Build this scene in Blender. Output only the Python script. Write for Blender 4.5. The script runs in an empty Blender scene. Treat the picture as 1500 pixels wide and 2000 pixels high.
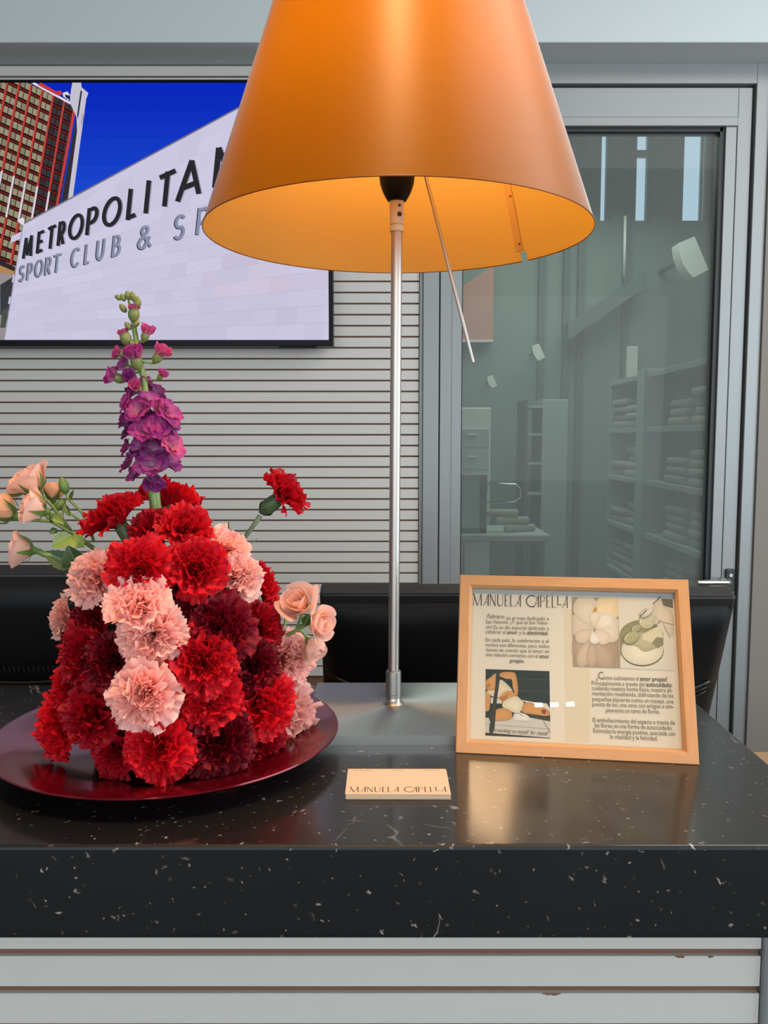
import bpy, bmesh, math, random
import numpy as np
from mathutils import Vector, Matrix

# ------------------------------------------------------------------ camera, world, lights, exposure
S = bpy.context.scene
COL = S.collection
F, PY_H = 1637.0, 855.9                 # focal length in pixels of a 1500x2000 frame, horizon row
PITCH = math.atan((1000.0 - PY_H) / F)  # the camera looks down a little
CZ = 1.4032                             # eye height; the counter top is at 1.100
TOP = 1.100
cam = bpy.data.objects.new('camera', bpy.data.cameras.new('camera'))
COL.objects.link(cam)
cam.location = (0, 0, CZ)
cam.rotation_euler = (math.pi / 2 - PITCH, 0, 0)
cam.data.sensor_fit = 'VERTICAL'
cam.data.sensor_height = 32.0
cam.data.lens = F / 2000.0 * 32.0
cam.data.clip_start = 0.02
S.camera = cam
S.view_settings.view_transform = 'Standard'
S.view_settings.look = 'None'
S.view_settings.exposure = 0.25
S.view_settings.gamma = 1.0
S.view_settings.use_curve_mapping = False
S.cycles.sample_clamp_indirect = 80.0        # keeps the lamp's double mirror image on the marble
w = bpy.data.worlds.new('sky')
S.world = w
w.use_nodes = True
w.node_tree.nodes['Background'].inputs['Color'].default_value = (0.55, 0.75, 0.95, 1)
w.node_tree.nodes['Background'].inputs['Strength'].default_value = 0.9


def area(name, loc, target, sx, sy, power, color, spread=180):
    L = bpy.data.lights.new(name, 'AREA')
    L.shape = 'RECTANGLE'
    L.size, L.size_y, L.energy, L.color = sx, sy, power, color
    L.spread = math.radians(spread)
    o = bpy.data.objects.new(name, L)
    COL.objects.link(o)
    o.location = loc
    o.rotation_euler = (Vector(target) - Vector(loc)).to_track_quat('-Z', 'Y').to_euler()
    return o


area('daylight_window', (2.62, 0.2, 1.80), (0.0, 0.6, 1.5), 2.2, 1.9, 60, (0.82, 0.93, 1.0))
area('lobby_ceiling_strip', (0.0, 0.31, 2.86), (0.0, 0.32, 0.0), 0.16, 0.46, 9.5, (1.0, 0.62, 0.31), 105)
area('lobby_skylight', (1.75, 0.75, 2.88), (1.74, 0.75, 0.0), 1.3, 2.2, 34, (1.0, 0.96, 0.93))
for _x in (-0.10, -0.02, 0.06):
    area('ceiling_spot', (_x, -2.39, 2.885), (_x, -2.38, 0.0), 0.04, 0.04, 0.5, (1.0, 0.74, 0.42))
area('lobby_entrance_daylight', (0.1, -3.0, 1.85), (0.1, 1.0, 1.55), 5.0, 1.7, 72, (0.93, 0.98, 1.0))
area('back_room_light', (0.9, 3.8, 2.7), (0.7, 3.8, 0.0), 1.3, 1.3, 16, (0.88, 1.0, 0.94))

# ------------------------------------------------------------------ pixel -> world helpers
_UP = np.array([0, math.sin(PITCH), math.cos(PITCH)])
_FW = np.array([0, math.cos(PITCH), -math.sin(PITCH)])
_C = np.array([0, 0, CZ])


def ray(px, py):
    return np.array([(px - 750.0) / F, 0, 0]) - _UP * ((py - 1000.0) / F) + _FW


def at_y(px, py, y):
    r = ray(px, py)
    return _C + r * (y / r[1])


def at_z(px, py, z):
    r = ray(px, py)
    return _C + r * ((z - CZ) / r[2])


def xz(px, py, y):
    p = at_y(px, py, y)
    return p[0], p[2]


def pxm(n, y):                      # n photo pixels in metres at distance y
    return n * y / F


# ------------------------------------------------------------------ tagging / mesh helpers
def tag(o, label=None, cat=None, group=None, kind=None):
    if label: o['label'] = label
    if cat: o['category'] = cat
    if group: o['group'] = group
    if kind: o['kind'] = kind
    return o


def empty(name, loc=(0, 0, 0), rot=(0, 0, 0), parent=None):
    o = bpy.data.objects.new(name, None)
    o.empty_display_size = 0.02
    COL.objects.link(o)
    o.location = loc
    o.rotation_euler = rot
    if parent: o.parent = parent
    return o


class MB:
    def __init__(s):
        s.v, s.f, s.mi, s.uv = [], [], [], {}

    def add(s, verts, faces, mi=0, uvs=None):
        b = len(s.v)
        s.v += [tuple(map(float, p)) for p in verts]
        for f in faces:
            s.f.append(tuple(i + b for i in f))
            s.mi.append(mi)
        if uvs is not None:
            for i, t in enumerate(uvs):
                s.uv[b + i] = t

    def box(s, lo, hi, c=0.0, mi=0):
        x0, y0, z0 = lo
        x1, y1, z1 = hi
        if c <= 0:
            s.add([(x0, y0, z0), (x1, y0, z0), (x1, y1, z0), (x0, y1, z0), (x0, y0, z1), (x1, y0, z1), (x1, y1, z1), (x0, y1, z1)],
                  [(0, 3, 2, 1), (4, 5, 6, 7), (0, 1, 5, 4), (1, 2, 6, 5), (2, 3, 7, 6), (3, 0, 4, 7)], mi)
            return
        bm = bmesh.new()
        bmesh.ops.create_cube(bm, size=1.0)
        for v in bm.verts:
            v.co = Vector(((x0 + x1) / 2 + v.co.x * (x1 - x0), (y0 + y1) / 2 + v.co.y * (y1 - y0), (z0 + z1) / 2 + v.co.z * (z1 - z0)))
        bmesh.ops.bevel(bm, geom=bm.edges[:], offset=c, segments=2 if c > 0.0012 else 1, affect='EDGES', profile=0.5)
        bm.verts.index_update()
        s.add([v.co for v in bm.verts], [[v.index for v in f.verts] for f in bm.faces], mi)
        bm.free()

    def tube(s, pts, radii, n=12, cap=True, mi=0):
        pts = [Vector(p) for p in pts]
        if not isinstance(radii, (list, tuple)): radii = [radii] * len(pts)
        rings = []
        t0 = (pts[1] - pts[0]).normalized()
        a = t0.orthogonal().normalized()
        for i, p in enumerate(pts):
            t = (pts[min(i + 1, len(pts) - 1)] - pts[max(i - 1, 0)]).normalized()
            a = (a - t * a.dot(t)).normalized()
            b = t.cross(a)
            rings.append([p + (a * math.cos(2 * math.pi * k / n) + b * math.sin(2 * math.pi * k / n)) * radii[i] for k in range(n)])
        vs = [q for r in rings for q in r]
        fs = []
        for i in range(len(pts) - 1):
            for k in range(n):
                fs.append((i * n + k, i * n + (k + 1) % n, (i + 1) * n + (k + 1) % n, (i + 1) * n + k))
        if cap:
            fs.append(tuple(range(n - 1, -1, -1)))
            fs.append(tuple((len(pts) - 1) * n + k for k in range(n)))
        s.add(vs, fs, mi)

    def lathe(s, prof, n=48, mi=0, center=(0, 0, 0), cap0=False, cap1=False):
        vs, fs = [], []
        for r, z in prof:
            for k in range(n):
                a = 2 * math.pi * k / n
                vs.append((center[0] + r * math.cos(a), center[1] + r * math.sin(a), center[2] + z))
        for i in range(len(prof) - 1):
            for k in range(n):
                fs.append((i * n + k, i * n + (k + 1) % n, (i + 1) * n + (k + 1) % n, (i + 1) * n + k))
        if cap0: fs.append(tuple(range(n - 1, -1, -1)))
        if cap1: fs.append(tuple((len(prof) - 1) * n + k for k in range(n)))
        s.add(vs, fs, mi)

    def mesh(s, name, mats=None, smooth=False, angle=None):
        me = bpy.data.meshes.new(name)
        me.from_pydata(s.v, [], s.f)
        for m in (mats or []): me.materials.append(m)
        if any(s.mi): me.polygons.foreach_set('material_index', s.mi)
        if s.uv:
            ul = me.uv_layers.new(name='UVMap')
            for lp in me.loops:
                ul.data[lp.index].uv = s.uv.get(lp.vertex_index, (0, 0))
        if smooth: me.polygons.foreach_set('use_smooth', [True] * len(me.polygons))
        me.update()
        if angle is not None:
            bm = bmesh.new()
            bm.from_mesh(me)
            for e in bm.edges:
                if len(e.link_faces) == 2 and e.calc_face_angle(0) > angle: e.smooth = False
            for f in bm.faces: f.smooth = True
            bm.to_mesh(me)
            bm.free()
        return me

    def build(s, name, mats, parent=None, smooth=False, angle=None):
        if not isinstance(mats, (list, tuple)): mats = [mats]
        o = bpy.data.objects.new(name, s.mesh(name, mats, smooth, angle))
        COL.objects.link(o)
        if parent: o.parent = parent
        return o


def inst(name, me, parent=None, loc=(0, 0, 0), rot=None, scale=None, mat=None):
    o = bpy.data.objects.new(name, me)
    COL.objects.link(o)
    if parent: o.parent = parent
    o.location = loc
    if rot is not None: o.rotation_euler = rot
    if scale is not None: o.scale = (scale,) * 3 if not isinstance(scale, (tuple, list)) else scale
    if mat is not None:
        o.material_slots[0].link = 'OBJECT'
        o.material_slots[0].material = mat
    return o


# ------------------------------------------------------------------ materials
def lin(r, g, b):
    f = lambda c: (c / 255.0 / 12.92) if c / 255.0 <= 0.04045 else ((c / 255.0 + 0.055) / 1.055) ** 2.4
    return (f(r), f(g), f(b), 1.0)


def newmat(name):
    m = bpy.data.materials.new(name)
    m.use_nodes = True
    nt = m.node_tree
    return m, nt, nt.nodes, nt.links, nt.nodes['Principled BSDF']


def plain(name, col, rough=0.5, metal=0.0, spec=0.5, bump=0.0, bscale=200.0, vary=0.0, coat=0.0):
    m, nt, N, L, p = newmat(name)
    p.inputs['Base Color'].default_value = col
    p.inputs['Roughness'].default_value = rough
    p.inputs['Metallic'].default_value = metal
    p.inputs['Specular IOR Level'].default_value = spec
    p.inputs['Coat Weight'].default_value = coat
    if bump or vary:
        g = N.new('ShaderNodeNewGeometry')
        n = N.new('ShaderNodeTexNoise')
        n.inputs['Scale'].default_value = bscale
        n.inputs['Detail'].default_value = 3
        L.new(g.outputs['Position'], n.inputs['Vector'])
        if bump:
            b = N.new('ShaderNodeBump')
            b.inputs['Strength'].default_value = bump
            b.inputs['Distance'].default_value = 0.001
            L.new(n.outputs['Fac'], b.inputs['Height'])
            L.new(b.outputs['Normal'], p.inputs['Normal'])
        if vary:
            mx = N.new('ShaderNodeMix')
            mx.data_type = 'RGBA'
            mx.inputs[6].default_value = tuple(c * (1 - vary) for c in col[:3]) + (1,)
            mx.inputs[7].default_value = tuple(min(1, c * (1 + vary)) for c in col[:3]) + (1,)
            L.new(n.outputs['Fac'], mx.inputs[0])
            L.new(mx.outputs[2], p.inputs['Base Color'])
    return m


def petal_mat(name, base, tip, trans=0.35, rough=0.55, sheen=0.0, pw=1.0):
    """colour runs along the petal (uv.y) from its base to its tip; thin and a little translucent"""
    m, nt, N, L, p = newmat(name)
    uv = N.new('ShaderNodeUVMap')
    sp = N.new('ShaderNodeSeparateXYZ')
    L.new(uv.outputs[0], sp.inputs[0])
    po = N.new('ShaderNodeMath')
    po.operation = 'POWER'
    po.inputs[1].default_value = pw
    L.new(sp.outputs[1], po.inputs[0])
    oi = N.new('ShaderNodeObjectInfo')
    mx = N.new('ShaderNodeMix')
    mx.data_type = 'RGBA'
    mx.inputs[6].default_value = base
    mx.inputs[7].default_value = tip
    L.new(po.outputs[0], mx.inputs[0])
    hv = N.new('ShaderNodeHueSaturation')
    mr = N.new('ShaderNodeMapRange')
    mr.inputs[3].default_value = 0.85
    mr.inputs[4].default_value = 1.12
    L.new(oi.outputs['Random'], mr.inputs[0])
    L.new(mr.outputs[0], hv.inputs['Value'])
    L.new(mx.outputs[2], hv.inputs['Color'])
    L.new(hv.outputs[0], p.inputs['Base Color'])
    p.inputs['Roughness'].default_value = rough
    p.inputs['Specular IOR Level'].default_value = 0.25
    t = N.new('ShaderNodeBsdfTranslucent')
    L.new(hv.outputs[0], t.inputs['Color'])
    ms = N.new('ShaderNodeMixShader')
    ms.inputs[0].default_value = trans
    L.new(p.outputs[0], ms.inputs[1])
    L.new(t.outputs[0], ms.inputs[2])
    L.new(ms.outputs[0], N['Material Output'].inputs[0])
    return m


def marble_mat():
    m, nt, N, L, p = newmat('black_marble')
    g = N.new('ShaderNodeNewGeometry')

    def math_(op, a, b=None, clamp=False):
        n = N.new('ShaderNodeMath')
        n.operation = op
        n.use_clamp = clamp
        for i, x in enumerate((a, b)):
            if x is None: continue
            if isinstance(x, (int, float)): n.inputs[i].default_value = x
            else: L.new(x, n.inputs[i])
        return n.outputs[0]

    def noise(scale, detail=2.0, vec=None, dist=0.0):
        n = N.new('ShaderNodeTexNoise')
        n.inputs['Scale'].default_value = scale
        n.inputs['Detail'].default_value = detail
        n.inputs['Distortion'].default_value = dist
        L.new(vec or g.outputs['Position'], n.inputs['Vector'])
        return n

    warp = noise(22.0, 3)
    wv = N.new('ShaderNodeVectorMath')
    wv.operation = 'MULTIPLY_ADD'
    wv.inputs[1].default_value = (0.045, 0.045, 0.045)
    L.new(warp.outputs['Color'], wv.inputs[0])
    L.new(g.outputs['Position'], wv.inputs[2])
    warp2 = noise(120.0, 2)
    wv2 = N.new('ShaderNodeVectorMath')
    wv2.operation = 'MULTIPLY_ADD'
    wv2.inputs[1].default_value = (0.011, 0.011, 0.011)
    L.new(warp2.outputs['Color'], wv2.inputs[0])
    L.new(g.outputs['Position'], wv2.inputs[2])

    def flecks(scale, lo, hi, keep):
        v = N.new('ShaderNodeTexVoronoi')
        v.inputs['Scale'].default_value = scale
        L.new(wv2.outputs[0], v.inputs['Vector'])
        mr = N.new('ShaderNodeMapRange')
        mr.inputs[1].default_value, mr.inputs[2].default_value = lo, hi
        mr.inputs[3].default_value, mr.inputs[4].default_value = 1, 0
        L.new(v.outputs['Distance'], mr.inputs[0])
        sp = N.new('ShaderNodeSeparateColor')
        L.new(v.outputs['Color'], sp.inputs[0])
        k = math_('GREATER_THAN', sp.outputs[0], keep)
        br = math_('MULTIPLY', k, sp.outputs[1])
        return math_('MULTIPLY', mr.outputs[0], br)

    f1 = flecks(62.0, 0.06, 0.19, 0.90)
    f2 = flecks(150.0, 0.10, 0.26, 0.84)

    def slivers(scale, stretch, rot, lo, hi, keep):       # thin shell splinters lying at an angle
        mp = N.new('ShaderNodeMapping')
        mp.vector_type = 'TEXTURE'
        mp.inputs['Rotation'].default_value = rot
        mp.inputs['Scale'].default_value = (1.0 / scale * stretch, 1.0 / scale, 1.0 / scale)
        L.new(wv2.outputs[0], mp.inputs[0])
        v = N.new('ShaderNodeTexVoronoi')
        v.inputs['Scale'].default_value = 1.0
        L.new(mp.outputs[0], v.inputs['Vector'])
        mr = N.new('ShaderNodeMapRange')
        mr.inputs[1].default_value, mr.inputs[2].default_value = lo, hi
        mr.inputs[3].default_value, mr.inputs[4].default_value = 1, 0
        L.new(v.outputs['Distance'], mr.inputs[0])
        sp = N.new('ShaderNodeSeparateColor')
        L.new(v.outputs['Color'], sp.inputs[0])
        return math_('MULTIPLY', mr.outputs[0], math_('MULTIPLY', math_('GREATER_THAN', sp.outputs[0], keep), sp.outputs[1]))

    f3 = slivers(150.0, 4.5, (0.6, 0.4, 0.5), 0.08, 0.20, 0.88)
    f4 = slivers(120.0, 5.0, (-0.7, 1.1, -0.9), 0.06, 0.18, 0.90)
    f5 = slivers(210.0, 4.0, (0.3, -0.8, 1.9), 0.08, 0.22, 0.86)
    fx = math_('ADD', math_('ADD', f3, f4, True), f5, True)
    v = N.new('ShaderNodeTexVoronoi')
    v.feature = 'DISTANCE_TO_EDGE'
    v.inputs['Scale'].default_value = 5.0
    L.new(wv.outputs[0], v.inputs['Vector'])
    mr = N.new('ShaderNodeMapRange')
    mr.inputs[1].default_value, mr.inputs[2].default_value = 0.0005, 0.0045
    mr.inputs[3].default_value, mr.inputs[4].default_value = 1, 0
    L.new(v.outputs['Distance'], mr.inputs[0])
    msk = N.new('ShaderNodeMapRange')
    msk.inputs[1].default_value, msk.inputs[2].default_value = 0.56, 0.66
    L.new(noise(9.0, 3).outputs['Fac'], msk.inputs[0])
    vein = math_('MULTIPLY', mr.outputs[0], msk.outputs[0])
    tot = math_('ADD', math_('ADD', math_('MULTIPLY', fx, 0.62), math_('ADD', math_('MULTIPLY', f1, 0.6), math_('MULTIPLY', f2, 0.4))), math_('MULTIPLY', vein, 0.6), True)
    cl = noise(7.0, 4)
    mx0 = N.new('ShaderNodeMix')
    mx0.data_type = 'RGBA'
    mx0.inputs[6].default_value = (0.0020, 0.0026, 0.0032, 1)
    mx0.inputs[7].default_value = (0.0070, 0.0075, 0.0080, 1)
    L.new(cl.outputs['Fac'], mx0.inputs[0])
    mx = N.new('ShaderNodeMix')
    mx.data_type = 'RGBA'
    mx.inputs[7].default_value = (0.50, 0.47, 0.42, 1)
    L.new(mx0.outputs[2], mx.inputs[6])
    L.new(tot, mx.inputs[0])
    L.new(mx.outputs[2], p.inputs['Base Color'])
    p.inputs['Roughness'].default_value = 0.46
    p.inputs['Specular IOR Level'].default_value = 0.28
    p.inputs['Coat Weight'].default_value = 0.75
    p.inputs['Coat Roughness'].default_value = 0.14
    b = N.new('ShaderNodeBump')
    b.inputs['Strength'].default_value = 0.06
    b.inputs['Distance'].default_value = 0.0006
    L.new(noise(260.0, 2).outputs['Fac'], b.inputs['Height'])
    L.new(b.outputs['Normal'], p.inputs['Normal'])
    return m


def wood_mat(name, c0, c1, rough=0.42, axis=0):
    m, nt, N, L, p = newmat(name)
    tc = N.new('ShaderNodeTexCoord')
    mp = N.new('ShaderNodeMapping')
    sc = [420.0, 420.0, 420.0]
    sc[axis] = 26.0
    mp.inputs['Scale'].default_value = sc
    L.new(tc.outputs['Object'], mp.inputs[0])
    n = N.new('ShaderNodeTexNoise')
    n.inputs['Scale'].default_value = 1.0
    n.inputs['Detail'].default_value = 4
    L.new(mp.outputs[0], n.inputs['Vector'])
    mx = N.new('ShaderNodeMix')
    mx.data_type = 'RGBA'
    mx.inputs[6].default_value, mx.inputs[7].default_value = c0, c1
    L.new(n.outputs['Fac'], mx.inputs[0])
    L.new(mx.outputs[2], p.inputs['Base Color'])
    p.inputs['Roughness'].default_value = rough
    return m


def glass_mat(name, tint, ior=1.5, rough=0.0, extra=0.0, haze=0.0, hazecol=(0.5, 0.56, 0.53, 1)):
    m, nt, N, L, p = newmat(name)
    N.remove(p)
    t = N.new('ShaderNodeBsdfTransparent')
    t.inputs[0].default_value = tint
    gl = N.new('ShaderNodeBsdfGlossy')
    gl.inputs['Roughness'].default_value = rough
    fr = N.new('ShaderNodeFresnel')
    fr.inputs[0].default_value = ior
    ad = N.new('ShaderNodeMath')
    ad.inputs[1].default_value = extra
    ad.use_clamp = True
    gg = N.new('ShaderNodeNewGeometry')         # a thin sheet reflects alike from both of its sides
    sel = N.new('ShaderNodeMix')
    sel.inputs[2].default_value, sel.inputs[3].default_value = ior, 1.0 / ior
    L.new(gg.outputs['Backfacing'], sel.inputs[0])
    L.new(sel.outputs[0], fr.inputs[0])
    L.new(fr.outputs[0], ad.inputs[0])
    ms = N.new('ShaderNodeMixShader')
    L.new(ad.outputs[0], ms.inputs[0])
    L.new(t.outputs[0], ms.inputs[1])
    L.new(gl.outputs[0], ms.inputs[2])
    if haze:                             # even colour put in for the reflected veil on the pane
        d = N.new('ShaderNodeBsdfDiffuse')
        d.inputs[0].default_value = hazecol
        m2 = N.new('ShaderNodeMixShader')
        m2.inputs[0].default_value = haze
        L.new(ms.outputs[0], m2.inputs[1])
        L.new(d.outputs[0], m2.inputs[2])
        ms = m2
    L.new(ms.outputs[0], N['Material Output'].inputs[0])
    return m


def emit_mat(name, col, strength, attr=None):
    m, nt, N, L, p = newmat(name)
    N.remove(p)
    e = N.new('ShaderNodeEmission')
    e.inputs[0].default_value = col
    e.inputs[1].default_value = strength
    if attr:
        a = N.new('ShaderNodeAttribute')
        a.attribute_name = attr
        L.new(a.outputs['Color'], e.inputs[0])
    L.new(e.outputs[0], N['Material Output'].inputs[0])
    return m


def print_mat(name, attr='Col', rough=0.55):
    m, nt, N, L, p = newmat(name)
    a = N.new('ShaderNodeAttribute')
    a.attribute_name = attr
    L.new(a.outputs['Color'], p.inputs['Base Color'])
    p.inputs['Roughness'].default_value = rough
    p.inputs['Specular IOR Level'].default_value = 0.3
    return m


def shade_mat():
    """translucent orange plastic, satin outside, frosted and paler inside"""
    m, nt, N, L, p = newmat('orange_shade')
    N.remove(p)
    g = N.new('ShaderNodeNewGeometry')
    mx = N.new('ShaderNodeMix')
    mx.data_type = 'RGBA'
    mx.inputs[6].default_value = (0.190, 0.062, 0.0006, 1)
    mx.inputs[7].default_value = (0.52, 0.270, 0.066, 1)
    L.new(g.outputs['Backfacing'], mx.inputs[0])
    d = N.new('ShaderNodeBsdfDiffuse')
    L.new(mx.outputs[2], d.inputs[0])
    t = N.new('ShaderNodeBsdfTranslucent')
    t.inputs[0].default_value = (0.580, 0.195, 0.0004, 1)
    ms = N.new('ShaderNodeMixShader')
    ms.inputs[0].default_value = 0.30
    L.new(d.outputs[0], ms.inputs[1])
    L.new(t.outputs[0], ms.inputs[2])
    gl = N.new('ShaderNodeBsdfGlossy')
    gl.inputs['Roughness'].default_value = 0.36
    gl.inputs['Color'].default_value = (1, 0.97, 0.93, 1)
    fr = N.new('ShaderNodeFresnel')
    fr.inputs[0].default_value = 1.32
    om = N.new('ShaderNodeMath')
    om.operation = 'SUBTRACT'
    om.inputs[0].default_value = 1.0
    L.new(g.outputs['Backfacing'], om.inputs[1])
    mu = N.new('ShaderNodeMath')
    mu.operation = 'MULTIPLY'
    L.new(fr.outputs[0], mu.inputs[0])
    L.new(om.outputs[0], mu.inputs[1])
    n = N.new('ShaderNodeTexNoise')
    n.inputs['Scale'].default_value = 900.0
    L.new(g.outputs['Position'], n.inputs['Vector'])
    b = N.new('ShaderNodeBump')
    b.inputs['Strength'].default_value = 0.12
    b.inputs['Distance'].default_value = 0.0004
    L.new(n.outputs['Fac'], b.inputs['Height'])
    for q in (d, gl): L.new(b.outputs['Normal'], q.inputs['Normal'])
    m2 = N.new('ShaderNodeMixShader')
    L.new(mu.outputs[0], m2.inputs[0])
    L.new(ms.outputs[0], m2.inputs[1])
    L.new(gl.outputs[0], m2.inputs[2])
    L.new(m2.outputs[0], N['Material Output'].inputs[0])
    return m


def brushed_mat():
    m, nt, N, L, p = newmat('brushed_steel_plate')
    p.inputs['Base Color'].default_value = (0.50, 0.50, 0.48, 1)
    p.inputs['Metallic'].default_value = 1.0
    p.inputs['Roughness'].default_value = 0.42
    p.inputs['Anisotropic'].default_value = 0.75
    t = N.new('ShaderNodeTangent')
    t.direction_type = 'RADIAL'
    t.axis = 'Z'
    L.new(t.outputs[0], p.inputs['Tangent'])
    return m


M = dict(
    marble=marble_mat(),
    laminate=plain('grey_laminate', lin(194, 189, 182), 0.45, vary=0.03, bscale=40),
    core=plain('brown_fibreboard', lin(112, 78, 56), 0.8, vary=0.15, bscale=300),
    paint=plain('painted_plaster', lin(190, 196, 194), 0.7, bump=0.05, bscale=120),
    wallpaint=plain('lobby_wall_paint', lin(200, 198, 192), 0.7),
    warmpaint=plain('beige_wall_paint', lin(120, 112, 104), 0.7, bump=0.05, bscale=120),  # beige darkened to carry the shade on the wall right of the door
    ceilpaint=plain('dark_ceiling_paint', lin(70, 70, 68), 0.8),
    floor=plain('dark_floor_tile', lin(66, 60, 54), 0.85, spec=0.1, vary=0.08, bscale=6),
    alu=plain('door_aluminium', lin(137, 139, 138), 0.42, metal=0.35, vary=0.02, bscale=30),
    gasket=plain('black_gasket', lin(14, 16, 18), 0.5),
    steel=plain('satin_steel', (0.46, 0.42, 0.385, 1), 0.40, metal=1.0),
    collar=plain('matt_collar_metal', (0.30, 0.29, 0.27, 1), 0.5, metal=1.0),
    chrome=plain('polished_chrome', (0.78, 0.77, 0.75, 1), 0.12, metal=1.0),
    brushed=brushed_mat(),
    sleeve=plain('cream_metal_sleeve', lin(196, 186, 164), 0.45, metal=0.1),
    black=plain('black_plastic', lin(9, 10, 12), 0.5, spec=0.22),
    blackgloss=plain('black_gloss', lin(8, 9, 11), 0.4, spec=0.15),
    darkgrey=plain('dark_grey_plastic', lin(34, 34, 34), 0.45),
    bulb=emit_mat('bulb_glow', (1.0, 0.70, 0.38, 1), 42.0),
    shade=shade_mat(),
    seam=plain('orange_seam', (0.44, 0.20, 0.045, 1), 0.6, spec=0.1),
    rivet=plain('brass_rivet', lin(190, 120, 60), 0.3, metal=0.8),
    lacquer=plain('wine_red_lacquer', (0.12, 0.002, 0.009, 1), 0.16, metal=0.55, coat=0.15),
    wood=wood_mat('beech_frame_wood', lin(172, 118, 70), lin(198, 148, 98), axis=0),
    woodv=wood_mat('beech_frame_wood_upright', lin(172, 118, 70), lin(198, 148, 98), axis=2),
    deskwood=wood_mat('desk_wood', lin(150, 116, 84), lin(178, 144, 110), axis=0),
    paper=plain('cream_paper', lin(206, 196, 176), 0.6, vary=0.015, bscale=60),
    card=plain('cream_card', lin(200, 172, 146), 0.7),
    mount=plain('grey_blue_backing', lin(168, 170, 166), 0.7),
    ink=plain('brown_black_ink', lin(48, 34, 26), 0.6),
    inksoft=plain('soft_grey_ink', lin(92, 82, 68), 0.6),
    printed=print_mat('printed_colour'),
    picglass=glass_mat('picture_glass', (0.97, 0.97, 0.96, 1), 1.65, 0.01),
    doorglass=glass_mat('door_glass', (0.66, 0.71, 0.67, 1), 1.22, 0.0, 0.0, 0.21, (0.42, 0.46, 0.43, 1)),
    screen=emit_mat('screen_light', (1, 1, 1, 1), 0.84, 'Col'),
    foam=plain('green_floral_foam', lin(26, 40, 22), 0.9, bump=0.4, bscale=600),
    stem=plain('flower_stem', lin(112, 136, 70), 0.5, vary=0.15, bscale=150),
    stemdark=plain('carnation_stem', lin(104, 118, 92), 0.55, vary=0.12, bscale=200),
    calyx=plain('carnation_calyx', lin(72, 92, 60), 0.5, vary=0.25, bscale=120),
    sepal=plain('rose_sepal', lin(92, 118, 52), 0.5, vary=0.2, bscale=150),
    leaf=plain('rose_leaf', lin(50, 78, 38), 0.42, vary=0.2, bscale=120),
    leaflight=plain('pale_rose_leaf', lin(126, 146, 66), 0.45, vary=0.2, bscale=120),
    budgreen=plain('green_flower_bud', lin(116, 122, 62), 0.5, vary=0.2, bscale=250),
    red=petal_mat('scarlet_petal', (0.46, 0.001, 0.012, 1), (0.64, 0.006, 0.016, 1), 0.30),
    dark=petal_mat('burgundy_petal', (0.06, 0.0, 0.005, 1), (0.19, 0.0006, 0.009, 1), 0.22),
    crimson=petal_mat('crimson_petal', (0.20, 0.0, 0.007, 1), (0.40, 0.002, 0.012, 1), 0.26),
    pink=petal_mat('salmon_pink_petal', (0.88, 0.22, 0.18, 1), (0.93, 0.53, 0.46, 1), 0.38, pw=1.1),
    peach=petal_mat('peach_rose_petal', (0.91, 0.58, 0.40, 1), (0.94, 0.57, 0.47, 1), 0.38),
    peachw=petal_mat('warm_peach_rose_petal', (0.91, 0.55, 0.30, 1), (0.93, 0.54, 0.34, 1), 0.38),
    magenta=petal_mat('magenta_stock_petal', (0.78, 0.42, 0.46, 1), (0.40, 0.018, 0.22, 1), 0.32, pw=0.32),
    pinkstock=petal_mat('rose_pink_stock_petal', (0.62, 0.30, 0.26, 1), (0.58, 0.065, 0.26, 1), 0.32, pw=0.4),
    purple=petal_mat('purple_stock_petal', (0.70, 0.46, 0.52, 1), (0.27, 0.012, 0.19, 1), 0.30, pw=0.32),
    roomwall=plain('back_room_panel', lin(128, 146, 138), 0.6),
    roomdark=plain('back_room_dark_panel', lin(92, 106, 102), 0.6),
    roomlight=plain('back_room_pale_board', lin(170, 184, 178), 0.55),
    towel=plain('pale_towel', lin(168, 172, 158), 0.95, bump=0.6, bscale=500),
    salmon=plain('salmon_panel', lin(205, 140, 120), 0.6),
    white=plain('white_plastic', lin(225, 226, 220), 0.5),
)

# ------------------------------------------------------------------ the setting
YW = 2.40                                # face of the slatted back wall
SLAT = xz(400, 700.6, YW)[1] - xz(400, 721.98, YW)[1]
GROOVE = 0.0046


def struct(o):
    o['kind'] = 'structure'
    return o


def slab(name, lo, hi, mat, c=0.0, parent=None):
    b = MB()
    b.box(lo, hi, c)
    o = b.build(name, mat, parent)
    if parent is None: struct(o)
    return o


slab('floor', (-3.0, -3.4, -0.1), (3.2, 5.6, 0.0), M['floor'])
slab('ceiling', (-3.0, -3.4, 2.9), (3.2, 2.28, 3.0), M['ceilpaint'])
slab('ceiling_back_room', (-3.0, 2.4, 3.8), (3.2, 5.6, 3.9), M['ceilpaint'])
slab('wall_left', (-2.8, -3.2, 0), (-2.7, 2.6, 2.9), M['wallpaint'])
# wall_front: behind the camera, with the glazed entrance as an opening
b = MB()
b.box((-2.7, -3.2, 0), (-2.4, -3.1, 2.9))
b.box((2.6, -3.2, 0), (2.7, -3.1, 2.9))
b.box((-2.4, -3.2, 2.6), (2.6, -3.1, 2.9))
struct(b.build('wall_front', M['wallpaint']))
# wall_right with a big window opening towards the daylight
b = MB()
b.box((2.7, -3.2, 0), (2.8, -0.95, 2.9))
b.box((2.7, 1.35, 0), (2.8, 5.4, 3.8))
b.box((2.7, -0.95, 0), (2.8, 1.35, 0.78))
b.box((2.7, -0.95, 2.72), (2.8, 1.35, 2.9))
struct(b.build('wall_right', M['wallpaint']))

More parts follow.
